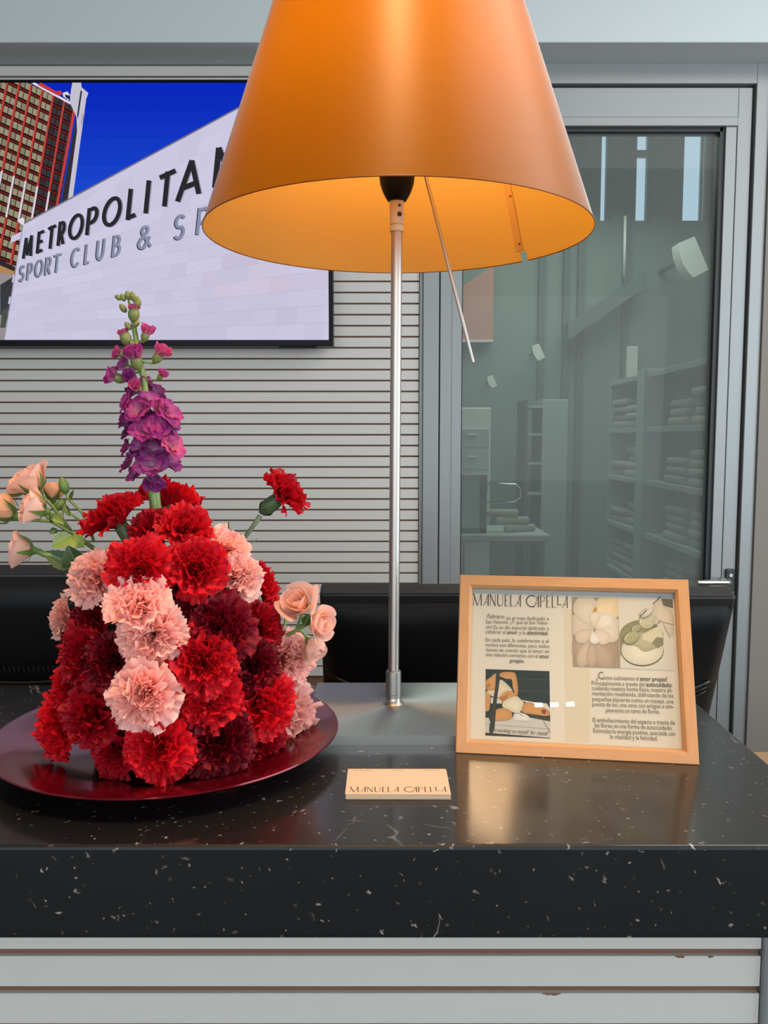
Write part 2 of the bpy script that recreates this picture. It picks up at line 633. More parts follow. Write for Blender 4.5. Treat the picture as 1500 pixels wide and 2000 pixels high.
XR = xz(819, 850, YW)[0]                  # right end of the slatted wall
ZS = xz(700, 126, YW)[1]                  # soffit height
wall = MB()
wall.box((-2.7, YW + 0.010, 0.0), (XR, YW + 0.12, 2.9))
wall = struct(wall.build('wall_back', M['core']))
zg = xz(400, 700.6, YW)[1]
k0 = math.ceil((0.70 - zg) / SLAT)
sb = MB()
sb.box((-2.69, 0, GROOVE / 2), (XR - 0.002, 0.0105, SLAT - GROOVE / 2), 0.0006)
slat_me = sb.mesh('slat', [M['laminate']])
k = k0
while zg + k * SLAT < ZS + 0.02:
    inst('slat', slat_me, wall, (0, YW, zg + k * SLAT))
    k += 1
# edge profile at the right end of the slats
b = MB()
b.box((XR - 0.001, YW - 0.004, 0.0), (XR + 0.009, YW + 0.03, ZS), 0.001)
struct(b.build('trim_1', M['alu']))
# dropped bulkhead over wall and door
YB = 2.27
b = MB()
b.box((-2.7, YB, ZS), (2.7, YW + 0.20, 3.8), 0.003)
struct(b.build('trim_2', M['paint']))

# door_1 : aluminium door with a glazed leaf
door = struct(empty('door_1', (0, YW, 0)))


def dbox(name, x0, z0, x1, z1, y0, y1, mat, c=0.0012, parent=door):
    b = MB()
    b.box((x0, y0, z0), (x1, y1, z1), c)
    o = b.build(name, mat, parent)
    return o


gxL, gxR = xz(904, 600, YW)[0], xz(1413, 300, YW)[0]
zGt = xz(1000, 250, YW)[1]
leafL, leafR = xz(860, 600, YW)[0], xz(1466, 300, YW)[0]
frR = xz(1496, 300, YW)[0]
frL = XR + 0.009
zLt, zFt = xz(1200, 171, YW)[1], ZS
ZB = 0.01
dbox('door_frame', frL, ZB, leafL - 0.004, zFt, -0.012, 0.10, M['alu'])
dbox('door_frame', leafR + 0.006, ZB, frR, zFt, -0.012, 0.10, M['alu'])
dbox('door_frame', leafL - 0.004, zLt + 0.006, leafR + 0.006, zFt, -0.012, 0.10, M['alu'])
dbox('gap_shade_strip', leafL - 0.004, ZB, leafL, zLt + 0.006, 0.012, 0.09, M['gasket'], 0)  # black strips put the shade of the gaps round the leaf into colour
dbox('gap_shade_strip', leafR, ZB, leafR + 0.006, zLt + 0.006, 0.012, 0.09, M['gasket'], 0)
dbox('gap_shade_strip', leafL, zLt, leafR, zLt + 0.006, 0.012, 0.09, M['gasket'], 0)
bead = pxm(21, YW)
dbox('stile', leafL, ZB, gxL - bead, zLt, 0.0, 0.06, M['alu'])
dbox('stile', gxR + bead + 0.006, ZB, leafR, zLt, 0.0, 0.06, M['alu'])
dbox('top_rail', gxL - bead, xz(1000, 229, YW)[1], gxR + bead + 0.006, zLt, 0.0, 0.06, M['alu'])
dbox('bottom_rail', gxL - bead, ZB, gxR + bead + 0.006, 0.14, 0.0, 0.06, M['alu'])
dbox('glazing_bead', gxL - bead, 0.14, gxL - 0.002, zGt + 0.005, 0.003, 0.05, M['alu'])
dbox('glazing_bead', gxR + 0.006, 0.14, gxR + bead + 0.006, zGt + 0.005, 0.003, 0.05, M['alu'])
dbox('glazing_bead', gxL - bead, zGt + 0.005, gxR + bead + 0.006, xz(1000, 229, YW)[1], -0.003, 0.05, M['alu'])
dbox('gasket', gxL - 0.002, 0.14, gxL + 0.001, zGt + 0.005, 0.010, 0.05, M['gasket'], 0)
dbox('gasket', gxR - 0.007, 0.14, gxR + 0.006, zGt + 0.005, 0.010, 0.05, M['gasket'], 0)
dbox('gasket', gxL, zGt - 0.006, gxR, zGt + 0.005, 0.010, 0.05, M['gasket'], 0)
pane = MB()
pane.add([(gxL, 0.028, 0.14), (gxR, 0.028, 0.14), (gxR, 0.028, zGt), (gxL, 0.028, zGt)], [(0, 1, 2, 3)])
pane.build('pane', M['doorglass'], door)
hx0, hz = xz(1362, 1138, YW - 0.05)
hx1 = xz(1424, 1138, YW - 0.05)[0]
h = MB()
h.tube([(hx0, -0.05, hz), (hx1 - 0.006, -0.05, hz), (hx1, -0.047, hz), (hx1 + 0.003, -0.035, hz), (hx1 + 0.003, 0.0, hz)], 0.0085, 14)
handle = h.build('handle', M['chrome'], door, smooth=True, angle=0.7)
r = MB()
rx, rz = xz(1424, 1125, YW)
r.box((rx - 0.013, -0.010, rz - 0.045), (rx + 0.013, 0.0, rz + 0.022), 0.004)
r.build('handle_plate', M['darkgrey'], door)
r = MB()
r.tube([(rx, -0.014, rz + 0.004), (rx, -0.008, rz + 0.004)], 0.0055, 16)
r.build('lock_cylinder', M['steel'], door, smooth=True, angle=0.6)
# the wall to the right of the door
b = MB()
b.box((frR, YW - 0.02, 0), (2.7, YW + 0.12, 2.9), 0.002)
struct(b.build('wall_back_right', M['warmpaint']))

# ------------------------------------------------------------------ the room behind the glass
YF = 4.80
# end wall built of tall panels with narrow windows between them
far = struct(empty('wall_far', (0, YF, 0)))
wins = [(1174, 1184), (1243, 1263), (1335, 1377)]
edges = [-0.6]
for a_, b_ in wins: edges += [xz(a_, 350, YF)[0], xz(b_, 350, YF)[0]]
edges.append(2.7)
zwb = xz(1250, 431, YF)[1]
for i in range(0, len(edges), 2):
    b = MB()
    b.box((edges[i], 0, zwb), (edges[i + 1], 0.03, 3.8))
    b.build('wall_panel', M['roomwall'], far)
b = MB()
b.box((-0.6, 0, 0), (2.7, 0.10, zwb))
b.build('lower_wall', M['roomwall'], far)
for n, (a_, b_) in enumerate(wins):
    x0, x1 = xz(a_, 350, YF)[0], xz(b_, 350, YF)[0]
    b = MB()
    b.box((x1, -0.012, zwb), (x1 + 0.03, 0.0, 3.8))
    b.build('window_jamb', M['roomdark'], far)
    if n:
        b = MB()
        if n == 2: b.box((x1 - 0.022, 0.01, zwb), (x1 - 0.008, 0.03, 3.8))
        if n == 1: b.box((x0, 0.01, zwb + 0.345), (x1, 0.03, zwb + 0.385))
        b.build('window_bar', M['roomlight'], far)
for p_ in (1052, 1100, 1128, 1216):
    x = xz(p_, 500, YF)[0]
    b = MB()
    b.box((x, -0.03, 0), (x + 0.035, 0.0, 3.8))
    b.build('panel_rib', M['roomdark'], far)
slab('wall_back_room_left', (-0.62, YW + 0.13, 0), (-0.6, YF + 0.1, 3.8), M['roomwall'])


def room_thing(name, label, cat, group=None):
    return tag(empty(name), label, cat, group)


# salmon board with a white lower edge
yb = 4.72
x0, z1 = xz(880, 560, yb)
x1, z0 = xz(963, 664, yb)
t = tag(empty('notice_board', ((x0 + x1) / 2, yb, z0)), 'salmon coloured board with white lower edge seen through the left of the door glass', 'board')
b = MB()
b.add([(x0 - t.location.x, 0, 0), (x1 - t.location.x, 0, 0), (x1 - t.location.x, 0, z1 - z0 + 0.12), (x0 - t.location.x, 0, z1 - z0 - 0.04),
       (x0 - t.location.x, 0.05, 0), (x1 - t.location.x, 0.05, 0), (x1 - t.location.x, 0.05, z1 - z0 + 0.12), (x0 - t.location.x, 0.05, z1 - z0 - 0.04)],
      [(0, 1, 2, 3), (7, 6, 5, 4), (0, 4, 5, 1), (1, 5, 6, 2), (2, 6, 7, 3), (3, 7, 4, 0)])
b.build('board_face', M['salmon'], t)
b = MB()
b.box((x0 - t.location.x, -0.01, -0.012), (x1 - t.location.x, 0.05, 0.0))
b.build('edge_strip', M['white'], t)

# white cabinet low on the left
yb = 4.0
x0, z1 = xz(880, 796, yb)
x1, z0 = xz(957, 1000, yb)
t = tag(empty('linen_cabinet', ((x0 + x1) / 2, yb, 0)), 'white cabinet behind the door glass, beside the frame corner at lower left', 'cabinet')
b = MB()
b.box((x0 - t.location.x, 0, 0), (x1 - t.location.x, 0.4, z1), 0.006)
b.build('body', M['white'], t)
for q in range(3):
    b = MB()
    zz = z1 - 0.10 - q * 0.105
    b.box((x0 - t.location.x + 0.01, -0.012, zz - 0.09), (x1 - t.location.x - 0.01, 0.0, zz), 0.004)
    d_ = b.build('drawer', M['roomlight'], t)
    b = MB()
    b.box((-0.02, -0.022, zz - 0.03), (0.03, -0.012, zz - 0.022))
    b.build('handle', M['steel'], d_)
# dark framed board standing before it
yb = 3.56
x0, z1 = xz(893, 928, yb)
x1, z0 = xz(950, 1041, yb)
t = tag(empty('framed_board', ((x0 + x1) / 2, yb, z0)), 'dark framed pale board standing low behind the glass at its left edge', 'framed board')
b = MB()
b.box((x0 - t.location.x, 0, 0), (x1 - t.location.x, 0.02, 0.02))
b.box((x0 - t.location.x, 0, z1 - z0 - 0.02), (x1 - t.location.x, 0.02, z1 - z0))
b.box((x0 - t.location.x, 0, 0), (x0 - t.location.x + 0.02, 0.02, z1 - z0))
b.box((x1 - t.location.x - 0.028, 0, 0), (x1 - t.location.x, 0.02, z1 - z0))
b.build('frame', M['roomdark'], t)
b = MB()
b.box((x0 - t.location.x + 0.02, 0.008, 0.02), (x1 - t.location.x - 0.028, 0.018, z1 - z0 - 0.02))
b.build('panel', M['roomlight'], t)
# trolley that carries the board and the rolled towels, with a chrome rail
t = tag(empty('towel_trolley', (0.50, 3.56, 0)), 'low trolley with a chrome push rail, seen through the lower left of the door glass', 'trolley')
zt = z0 - 0.001
b = MB()
b.box((-0.20, -0.06, zt - 0.03), (0.20, 0.34, zt), 0.006)
b.build('tray', M['roomlight'], t)
for sx in (-0.17, 0.17):
    for sy in (-0.03, 0.31):
        b = MB()
        b.tube([(sx, sy, 0.0), (sx, sy, zt - 0.03)], 0.012, 10)
        b.build('leg', M['steel'], t, smooth=True, angle=0.6)
pts = [at_y(948, 981, 3.56), at_y(1004, 980, 3.56), at_y(1017, 972, 3.56), at_y(1017, 955, 3.56), at_y(1008, 946, 3.56), at_y(946, 944, 3.56)]
b = MB()
b.tube([Vector(p) - t.location for p in pts], 0.004, 8)
b.build('push_rail', M['chrome'], t, smooth=True)
rb = MB()
rb.tube([(-0.075, 0, 0), (-0.07, 0, 0), (0.07, 0, 0), (0.075, 0, 0)], [0.011, 0.0160, 0.0160, 0.011], 16)
roll_me = rb.mesh('rolled_towel', [M['towel']], True)
for q, (p_, py_) in enumerate([(978, 1014), (1000, 1031), (1015, 1046)]):
    p = at_y(p_, py_, 3.62)
    o = inst('rolled_towel', roll_me, None, p, (0, 0, 0.2 * q))
    o.location.z = zt + 0.0165 + 0.033 * (2 - q)
    o.location.y = 3.62
    tag(o, ['pale rolled towel on the trolley behind the glass, topmost of three', 'pale rolled towel behind the glass, middle one of three', 'pale rolled towel behind the glass, lowest and furthest right of three'][q], 'towel', 'rolled towels on the trolley')

# shelving along the right of the back room, with folded towels
XS, YN, YE, ZT = 1.065, 2.72, 4.00, CZ + 0.265
t = tag(empty('towel_shelving', (XS, YN, 0)), 'tall grey-green shelving filled with folded towels behind the right of the door glass', 'shelving')
levels = [ZT, CZ + 0.046, CZ - 0.170, CZ - 0.385, CZ - 0.60, CZ - 0.82]
for z in levels:
    b = MB()
    b.box((0, 0, z - 0.022), (0.42, YE - YN, z), 0.002)
    b.build('shelf', M['roomlight'], t)
for yy in (0.0, YE - YN - 0.02, 3.42 - YN):
    b = MB()
    b.box((0.002 if yy != 3.42 - YN else -0.012, yy, 0), (0.42, yy + (0.02 if yy != 3.42 - YN else 0.10), ZT + (0.0 if yy != 3.42 - YN else 0.015)), 0.002)
    b.build('upright', M['roomlight'], t)
b = MB()
b.box((0.42, 0, 0), (0.43, YE - YN, ZT))
b.build('back_panel', M['roomdark'], t)
tm = MB()
tm.box((-0.15, -0.105, 0), (0.15, 0.105, 0.032), 0.012)
towel_me = tm.mesh('folded_towel', [M['towel']], True)
rnd = random.Random(5)
for li, z in enumerate(levels[1:5]):
    gap = levels[li] - 0.022 - z
    for c_, yy in enumerate((2.87, 3.13, 3.66, 3.87)):
        n = rnd.choice([3, 4, 4]) if (li, c_) not in ((1, 3), (2, 3)) else 2
        for s_ in range(n):
            if 0.033 * (s_ + 1) > gap - 0.005: break
            o = inst('folded_towel', towel_me, None, (XS + 0.17 + rnd.uniform(-.012, .012), yy + rnd.uniform(-.008, .008), z + 0.033 * s_ + 0.0005), (0, 0, rnd.uniform(-.04, .04)))
            tag(o, 'pale folded towel, %s in the %s stack, %s shelf behind glass' % (('lowest', 'second up', 'third up', 'fourth up')[s_], ('nearest', 'second nearest', 'third nearest', 'farthest')[c_], ('top', 'second', 'third', 'fourth')[li]), 'towel', 'folded towels on the shelving behind the glass')
# narrower shelf column further back
t = tag(empty('storage_column', (0.80, 4.25, 0)), 'pale square column with shelf ends, middle of the room behind the glass', 'column')
x0, x1 = xz(1058, 900, 4.25)[0], xz(1108, 900, 4.25)[0]
ztc = xz(1058, 780, 4.25)[1]
b = MB()
b.box((x0 - 0.80, 0, 0), (x1 - 0.80, 0.3, ztc), 0.004)
b.build('post', M['roomlight'], t)
for py_ in (792, 846, 903, 962):
    zz = xz(1040, py_, 4.25)[1]
    b = MB()
    b.box((x0 - 0.80 - 0.07, 0.0, zz - 0.012), (x0 - 0.80, 0.3, zz))
    b.build('shelf_end', M['roomlight'], t)
b = MB()
b.box((x0 - 0.80 - 0.08, 0.02, 0), (x0 - 0.80 - 0.07, 0.3, ztc))
b.build('side_panel', M['roomdark'], t)
# white loudspeaker on a bracket and a small wall sign
def wall_speaker(px_, py_, y_, sc, label):
    p = at_y(px_, py_, y_)
    t = tag(empty('wall_speaker', p, (0, math.radians(-25), 0)), label, 'speaker', 'white loudspeakers in the room behind the glass')
    b = MB()
    vs, n = [], 8
    for yy in (-0.05 * sc, 0.05 * sc):
        for q in range(n + 1):
            a = -1 + 2 * q / n
            vs.append(((-0.045 - 0.02 * (1 - a * a)) * sc, yy, 0.094 * a * sc))
        for q in range(n + 1):
            a = 1 - 2 * q / n
            vs.append((0.04 * sc, yy, 0.090 * a * sc))
    m_ = 2 * (n + 1)
    b.add(vs, [tuple(range(m_)), tuple(range(2 * m_ - 1, m_ - 1, -1))] + [(q, m_ + q, m_ + (q + 1) % m_, (q + 1) % m_) for q in range(m_)])
    b.build('housing', M['white'], t)
    b = MB()
    b.tube([(0.0, 0.04 * sc, 0.02 * sc), (0.0, YF - p[1], 0.02 * sc)], 0.014 * sc, 8)
    b.build('bracket', M['roomdark'], t)


wall_speaker(1349, 505, 4.35, 1.0, 'small white tilted loudspeaker high up behind the right of the door glass')
wall_speaker(1051, 688, 4.60, 0.46, 'tiny pale oval added for a glass reflection near the middle, left of the shelving')  # this body and the next are added for pale reflections in the glass
wall_speaker(961, 745, 4.60, 0.36, 'tiny pale oval added for a glass reflection low at the left, under the salmon board')
yb = 4.62
P_ = [at_y(*c, yb) for c in ((1110, 632), (1262, 528), (1262, 560), (1110, 664))]
t = tag(empty('stair_beam', P_[0]), 'dark sloping stair beam on the end wall, above the shelving behind the glass', 'beam')
b = MB()
b.add([Vector(q) - t.location for q in P_] + [Vector(q) - t.location + Vector((0, 0.10, 0)) for q in P_], [(3, 2, 1, 0), (4, 5, 6, 7), (0, 1, 5, 4), (1, 2, 6, 5), (2, 3, 7, 6), (3, 0, 4, 7)])
b.build('stringer', M['roomdark'], t)
q0_, q1_ = at_y(1221, 422, yb), at_y(1219, 540, yb)
b = MB()
b.tube([Vector(q0_) - t.location, Vector(q1_) - t.location], 0.008, 8)
b.build('hanger_rod', M['white'], t, smooth=True)
x0, z1 = xz(1225, 676, 4.74)
x1, z0 = xz(1245, 737, 4.74)
t = tag(empty('wall_sign', ((x0 + x1) / 2, 4.74, z0)), 'small upright pale sign above the shelving behind the glass', 'sign')
b = MB()
b.box((-(x1 - x0) / 2, 0, 0), ((x1 - x0) / 2, 0.04, z1 - z0), 0.003)
b.build('sign_face', M['white'], t)

# ------------------------------------------------------------------ television
YT = 2.315
sl, st = xz(-240, 500, YT)[0], xz(300, 161, YT)[1]
sr, sbm = xz(642, 600, YT)[0], xz(300, 664, YT)[1]
br, bb, bt = xz(650, 600, YT)[0], xz(300, 676, YT)[1], xz(300, 156, YT)[1]
tv = tag(empty('television', ((sl + sr) / 2, YT, bb)), 'wide black wall television showing a pale stone building under blue sky', 'television')
OX, OZ = tv.location.x, tv.location.z
b = MB()
b.box((sl - 0.012 - OX, 0.0025, bb - OZ), (br - OX, 0.055, bt - OZ), 0.002)
b.build('housing', M['blackgloss'], tv)
for nm, lo, hi in (('bezel', (sl - 0.012, bb), (br, sbm)), ('bezel', (sl - 0.012, st), (br, bt)), ('bezel', (sr, sbm), (br, st)), ('bezel', (sl - 0.012, sbm), (sl, st))):
    b = MB()
    b.box((lo[0] - OX, -0.002, lo[1] - OZ), (hi[0] - OX, 0.004, hi[1] - OZ), 0.0006)
    b.build(nm, M['blackgloss'], tv)
lx0, lz = xz(545, 677, YT)
lx1 = xz(617, 677, YT)[0]
b = MB()
b.box((lx0 - OX, 0.0, bb - OZ - 0.005), (lx1 - OX, 0.02, bb - OZ), 0.001)
b.build('sensor_bar', M['blackgloss'], tv)
b = MB()
b.box((-0.2, 0.055, 0.2), (0.2, YW - YT - 0.004, 0.42))
b.build('wall_bracket', M['black'], tv)


class Flat:
    """coloured flat shapes lying in one plane, drawn in layers a hair apart"""

    def __init__(s, fn, clip=None, step=0.00006, soft=False):
        s.soft, s.busy, s.gain = soft, False, 1.0
        s.fn, s.clip, s.step, s.v, s.f, s.c, s.n = fn, clip, step, [], [], [], 0

    def poly(s, pts, col, layer=None):
        pts = [(float(a), float(c)) for a, c in pts]
        if s.soft and 6 < len(pts) < 20 and not s.busy:
            for _ in range(2):
                pts = [q for i in range(len(pts)) for q in ((pts[i][0] * .75 + pts[(i + 1) % len(pts)][0] * .25, pts[i][1] * .75 + pts[(i + 1) % len(pts)][1] * .25),
                                                            (pts[i][0] * .25 + pts[(i + 1) % len(pts)][0] * .75, pts[i][1] * .25 + pts[(i + 1) % len(pts)][1] * .75))]
        if s.clip:
            x0, y0, x1, y1 = s.clip
            for ax, lim, sg in ((0, x0, 1), (0, x1, -1), (1, y0, 1), (1, y1, -1)):
                out = []
                for i in range(len(pts)):
                    p, q = pts[i - 1], pts[i]
                    ip, iq = sg * (p[ax] - lim) >= 0, sg * (q[ax] - lim) >= 0
                    if ip != iq:
                        u = (lim - p[ax]) / (q[ax] - p[ax])
                        out.append((p[0] + u * (q[0] - p[0]), p[1] + u * (q[1] - p[1])))
                    if iq: out.append(q)
                pts = out
                if len(pts) < 3: return
        if layer is None:
            s.n += 1
            layer = s.n
        if s.soft and len(pts) >= 24 and not s.busy:      # printed tones fade towards the outline
            s.busy = True
            cx_, cy_ = sum(p[0] for p in pts) / len(pts), sum(p[1] for p in pts) / len(pts)
            for k in range(5):
                q_ = 1 - 0.13 * k
                s.poly([(cx_ + (p[0] - cx_) * q_, cy_ + (p[1] - cy_) * q_) for p in pts], tuple(min(255, c * (0.955 + 0.02 * k)) for c in col), layer + k * 0.15)
            s.busy = False
            return
        b = len(s.v)
        s.v += [tuple(s.fn(x, y, layer * s.step)) for x, y in pts]
        ar = sum(pts[i - 1][0] * pts[i][1] - pts[i][0] * pts[i - 1][1] for i in range(len(pts)))
        idx = list(range(b, b + len(pts)))
        s.f.append(idx[::-1] if ar > 0 else idx)
        s.c.append(col if len(col) == 4 else lin(*col))

    def stroke(s, pts, wd, col, layer=None):
        for i in range(len(pts) - 1):
            (x0, y0), (x1, y1) = pts[i], pts[i + 1]
            L_ = math.hypot(x1 - x0, y1 - y0) or 1
            nx, ny = -(y1 - y0) / L_ * wd / 2, (x1 - x0) / L_ * wd / 2
            ex, ey = (x1 - x0) / L_ * wd * 0.15, (y1 - y0) / L_ * wd * 0.15
            s.poly([(x0 + nx - ex, y0 + ny - ey), (x1 + nx + ex, y1 + ny + ey), (x1 - nx + ex, y1 - ny + ey), (x0 - nx - ex, y0 - ny - ey)], col, layer)

    def build(s, name, mat, parent):
        me = bpy.data.meshes.new(name)
        me.from_pydata(s.v, [], s.f)
        me.materials.append(mat)
        at = me.color_attributes.new('Col', 'FLOAT_COLOR', 'CORNER')
        for p, c in zip(me.polygons, s.c):
            for li in p.loop_indices: at.data[li].color = (c[0] * s.gain, c[1] * s.gain, c[2] * s.gain, 1)
        me.update()
        o = bpy.data.objects.new(name, me)
        COL.objects.link(o)
        o.parent = parent
        return o


def tv_fn(px, py, h):
    p = at_y(px, py, YT)
    return p[0] - OX, 0.002 - h, p[2] - OZ


def arc(cx, cy, rx, ry, a0, a1, n=14):
    return [(cx + rx * math.cos(math.radians(a0 + (a1 - a0) * i / n)), cy + ry * math.sin(math.radians(a0 + (a1 - a0) * i / n))) for i in range(n + 1)]


# plain geometric capitals as centre lines in a unit box, y up
GLY = {
    'M': [[(0.06, 0), (0.18, 1), (0.5, 0.1), (0.82, 1), (0.94, 0)]],
    'E': [[(0.15, 0), (0.15, 1)], [(0.15, 0.94), (0.95, 0.94)], [(0.15, 0.5), (0.85, 0.5)], [(0.15, 0.06), (0.95, 0.06)]],
    'T': [[(0.5, 0), (0.5, 1)], [(0.02, 0.94), (0.98, 0.94)]],
    'R': [[(0.15, 0), (0.15, 1)], [(0.15, 0.94), (0.5, 0.94)] + arc(0.5, 0.70, 0.36, 0.24, 90, -90)[1:] + [(0.15, 0.46)], [(0.45, 0.46), (0.92, 0)]],
    'O': [arc(0.5, 0.5, 0.43, 0.46, 0, 360, 26)],
    'P': [[(0.15, 0), (0.15, 1)], [(0.15, 0.94), (0.5, 0.94)] + arc(0.5, 0.68, 0.38, 0.26, 90, -90)[1:] + [(0.15, 0.42)]],
    'L': [[(0.2, 1), (0.2, 0)], [(0.2, 0.06), (0.98, 0.06)]],
    'I': [[(0.5, 0), (0.5, 1)]],
    'A': [[(0.03, 0), (0.5, 1)], [(0.5, 1), (0.97, 0)], [(0.2, 0.32), (0.8, 0.32)]],
    'N': [[(0.1, 0), (0.1, 1), (0.9, 0), (0.9, 1)]],
    'S': [arc(0.5, 0.72, 0.34, 0.23, 30, 270, 12) + arc(0.5, 0.27, 0.36, 0.23, 90, -150, 12)[1:]],
    'C': [arc(0.55, 0.5, 0.45, 0.46, 45, 315, 20)],
    'U': [[(0.12, 1), (0.12, 0.38)] + arc(0.5, 0.38, 0.38, 0.33, 180, 360, 12)[1:] + [(0.88, 1)]],
    'B': [[(0.15, 0), (0.15, 1)], [(0.15, 0.94), (0.45, 0.94)] + arc(0.45, 0.73, 0.32, 0.21, 90, -90, 10)[1:] + [(0.15, 0.52)], [(0.45, 0.52)] + arc(0.48, 0.29, 0.40, 0.23, 90, -90, 10) + [(0.15, 0.06)]],
    '&': [[(0.98, 0.02), (0.28, 0.70)] + arc(0.46, 0.78, 0.21, 0.18, 205, -30, 12) + [(0.2, 0.42)] + arc(0.40, 0.24, 0.30, 0.20, 140, 300, 10) + [(0.85, 0.45)]],
}

TV = Flat(tv_fn, (-240, 161, 642, 664), 0.000025)
# sky in bands (deep above, lighter below)
for q in range(12):
    u = q / 11
    y0, y1 = 161 + q * 27, 161 + (q + 1) * 27 + 1
    TV.poly([(-240, y0), (642, y0), (642, y1), (-240, y1)], (int(10 + 26 * u), int(40 + 44 * u), int(186 + 26 * u)), 1)
TV.n = 2


def bil(q, u, v):                       # q = TL, TR, BR, BL
    return tuple((1 - v) * ((1 - u) * q[0][i] + u * q[1][i]) + v * ((1 - u) * q[3][i] + u * q[2][i]) for i in (0, 1))


TQ = [(-69, 98), (147, 206), (81, 620), (-169, 530)]
TV.poly(TQ, (40, 20, 22))
base_l = TV.n
NR, NC = 21, 10
for r_ in range(NR):
    for c_ in range(NC):
        u0, u1 = c_ / NC, (c_ + 1) / NC
        v0, v1 = r_ / NR, (r_ + 1) / NR
        dk = c_ >= NC - 2
        du, dv = u1 - u0, v1 - v0
        for hh in (0, 1):
            a0 = u0 + du * (0.14 + 0.42 * hh)
            a1 = a0 + du * 0.36
            colw = (150, 144, 118) if not dk else (62, 52, 56)
            if (r_ * 7 + c_ * 3 + hh) % 5 == 0: colw = tuple(int(x * 0.88) for x in colw)
            TV.poly([bil(TQ, a0, v0 + dv * .10), bil(TQ, a1, v0 + dv * .10), bil(TQ, a1, v0 + dv * .70), bil(TQ, a0, v0 + dv * .70)], colw, base_l + 1)
        TV.poly([bil(TQ, u0, v0 + dv * .86), bil(TQ, u1, v0 + dv * .86), bil(TQ, u1, v1), bil(TQ, u0, v1)], (112, 34, 30), base_l + 2)
        if c_ > 0:
            cc = (188, 66, 58)
            if 9 <= r_ <= 12 and c_ >= 5: cc = (214, 206, 214)
            TV.poly([bil(TQ, u0 - .008, v0), bil(TQ, u0 + .008, v0), bil(TQ, u0 + .008, v1), bil(TQ, u0 - .008, v1)], cc, base_l + 3)
TV.n = base_l + 4
TV.poly([(143, 207), (149, 207), (113, 402), (108, 402)], (186, 66, 60))
TV.poly([(66, 160), (147, 204), (147, 209), (62, 163)], (222, 214, 226))
TV.poly([(78, 160), (110, 178), (118, 176), (122, 184), (112, 186), (74, 166)], (190, 60, 66))
TV.poly([(122, 181), (131, 178), (137, 186), (134, 196), (123, 188)], (216, 212, 224))
TV.poly([(126, 184), (136, 186), (136, 195), (128, 190)], (34, 38, 60))
TV.poly([(149, 218), (155, 230), (149, 256), (152, 258), (132, 390), (118, 400), (148, 232)], (52, 46, 54))
TV.poly([(138, 176), (141, 161), (158, 161), (159, 170), (172, 181), (170, 188), (168, 192), (142, 384), (132, 390), (150, 256), (149, 228), (136, 200)], (196, 192, 206))
TV.poly([(157, 176), (160, 178), (152, 232), (150, 224)], (40, 42, 60))
TV.poly([(160, 222), (165, 220), (161, 240), (157, 246)], (176, 160, 168))
# things low on the left
TV.poly([(-240, 480), (28, 524), (20, 664), (-240, 664)], (150, 142, 144))
TV.poly([(-240, 470), (0, 506), (29, 522), (28, 530), (0, 518), (-240, 486)], (48, 40, 44))
TV.poly([(-240, 490), (0, 518), (28, 530), (27, 536), (-240, 500)], (176, 132, 84))
TV.poly([(0, 556), (26, 540), (18, 606), (0, 616)], (58, 60, 66))
TV.stroke([(2, 572), (26, 540)], 2.5, (50, 50, 54))
TV.stroke([(0, 640), (10, 632), (16, 610)], 2.0, (70, 70, 74))
TV.poly([(4, 606), (16, 600), (10, 640), (0, 640)], (74, 82, 74))
# stone wall
ST = [(45, 437), (642, 115), (642, 664), (8, 664)]
TV.poly(ST, (204, 200, 226))
sl_ = TV.n
rnd = random.Random(11)
for q in range(16):
    v0, v1 = q / 16, (q + 1) / 16
    u = -0.1 * rnd.random()
    while u < 1:
        uw = rnd.uniform(0.05, 0.12)
        g_ = rnd.uniform(-4, 3) - (4 if q > 9 else 0) * rnd.random()
        wm = (8 if (q in (10, 11, 12) and u > 0.6) else 0) * rnd.random()
        TV.poly([bil(ST, max(u, 0), v0), bil(ST, min(1, u + uw), v0), bil(ST, min(1, u + uw), v1), bil(ST, max(u, 0), v1)],
                (int(204 + g_ + wm * .5), int(200 + g_ - wm * .3), int(226 + g_ - wm)), sl_ + 1)
        u += uw
for q in range(6, 16):
    TV.poly([bil(ST, 0, q / 16), bil(ST, 1, q / 16), bil(ST, 1, q / 16 + .0022), bil(ST, 0, q / 16 + .0022)], (190, 184, 208), sl_ + 2)
for q in range(60):                      # weather stains on the stone, part of the picture shown
    u, v = rnd.uniform(0.45, 1), rnd.uniform(0.62, 0.95)
    p = bil(ST, u, v)
    a, bq = rnd.uniform(2, 7), rnd.uniform(1, 3)
    TV.poly([(p[0] - a, p[1]), (p[0], p[1] - bq), (p[0] + a, p[1] - bq * .3), (p[0] + a * .4, p[1] + bq)], (rnd.randint(196, 202), rnd.randint(190, 196), rnd.randint(213, 219)), sl_ + 3)
TV.n = sl_ + 4
TV.stroke([(45, 437), (642, 115)], 3.0, (120, 112, 126))
TV.stroke([(45, 437), (8, 664)], 2.0, (160, 152, 170))
TV.poly([(35, 430), (44, 424), (48, 430), (46, 440), (38, 436)], (220, 216, 226))


def glyph_on(FL, ch, box, topf, botf, wd, col, shear=0.0, layer=None, dx=0, dy=0):
    xl, xr = box
    for pl in GLY[ch]:
        pts = []
        for (a, c) in pl:
            x = xl + (xr - xl) * a
            t_, bo = topf(x), botf(x)
            pts.append((x + shear * (bo - t_) * c + dx, bo + (t_ - bo) * c + dy))
        FL.stroke(pts, wd, col, layer)


def c3(x, y): return x / 2.206, y / 2.206 + 100     # crop coordinates of the close-up


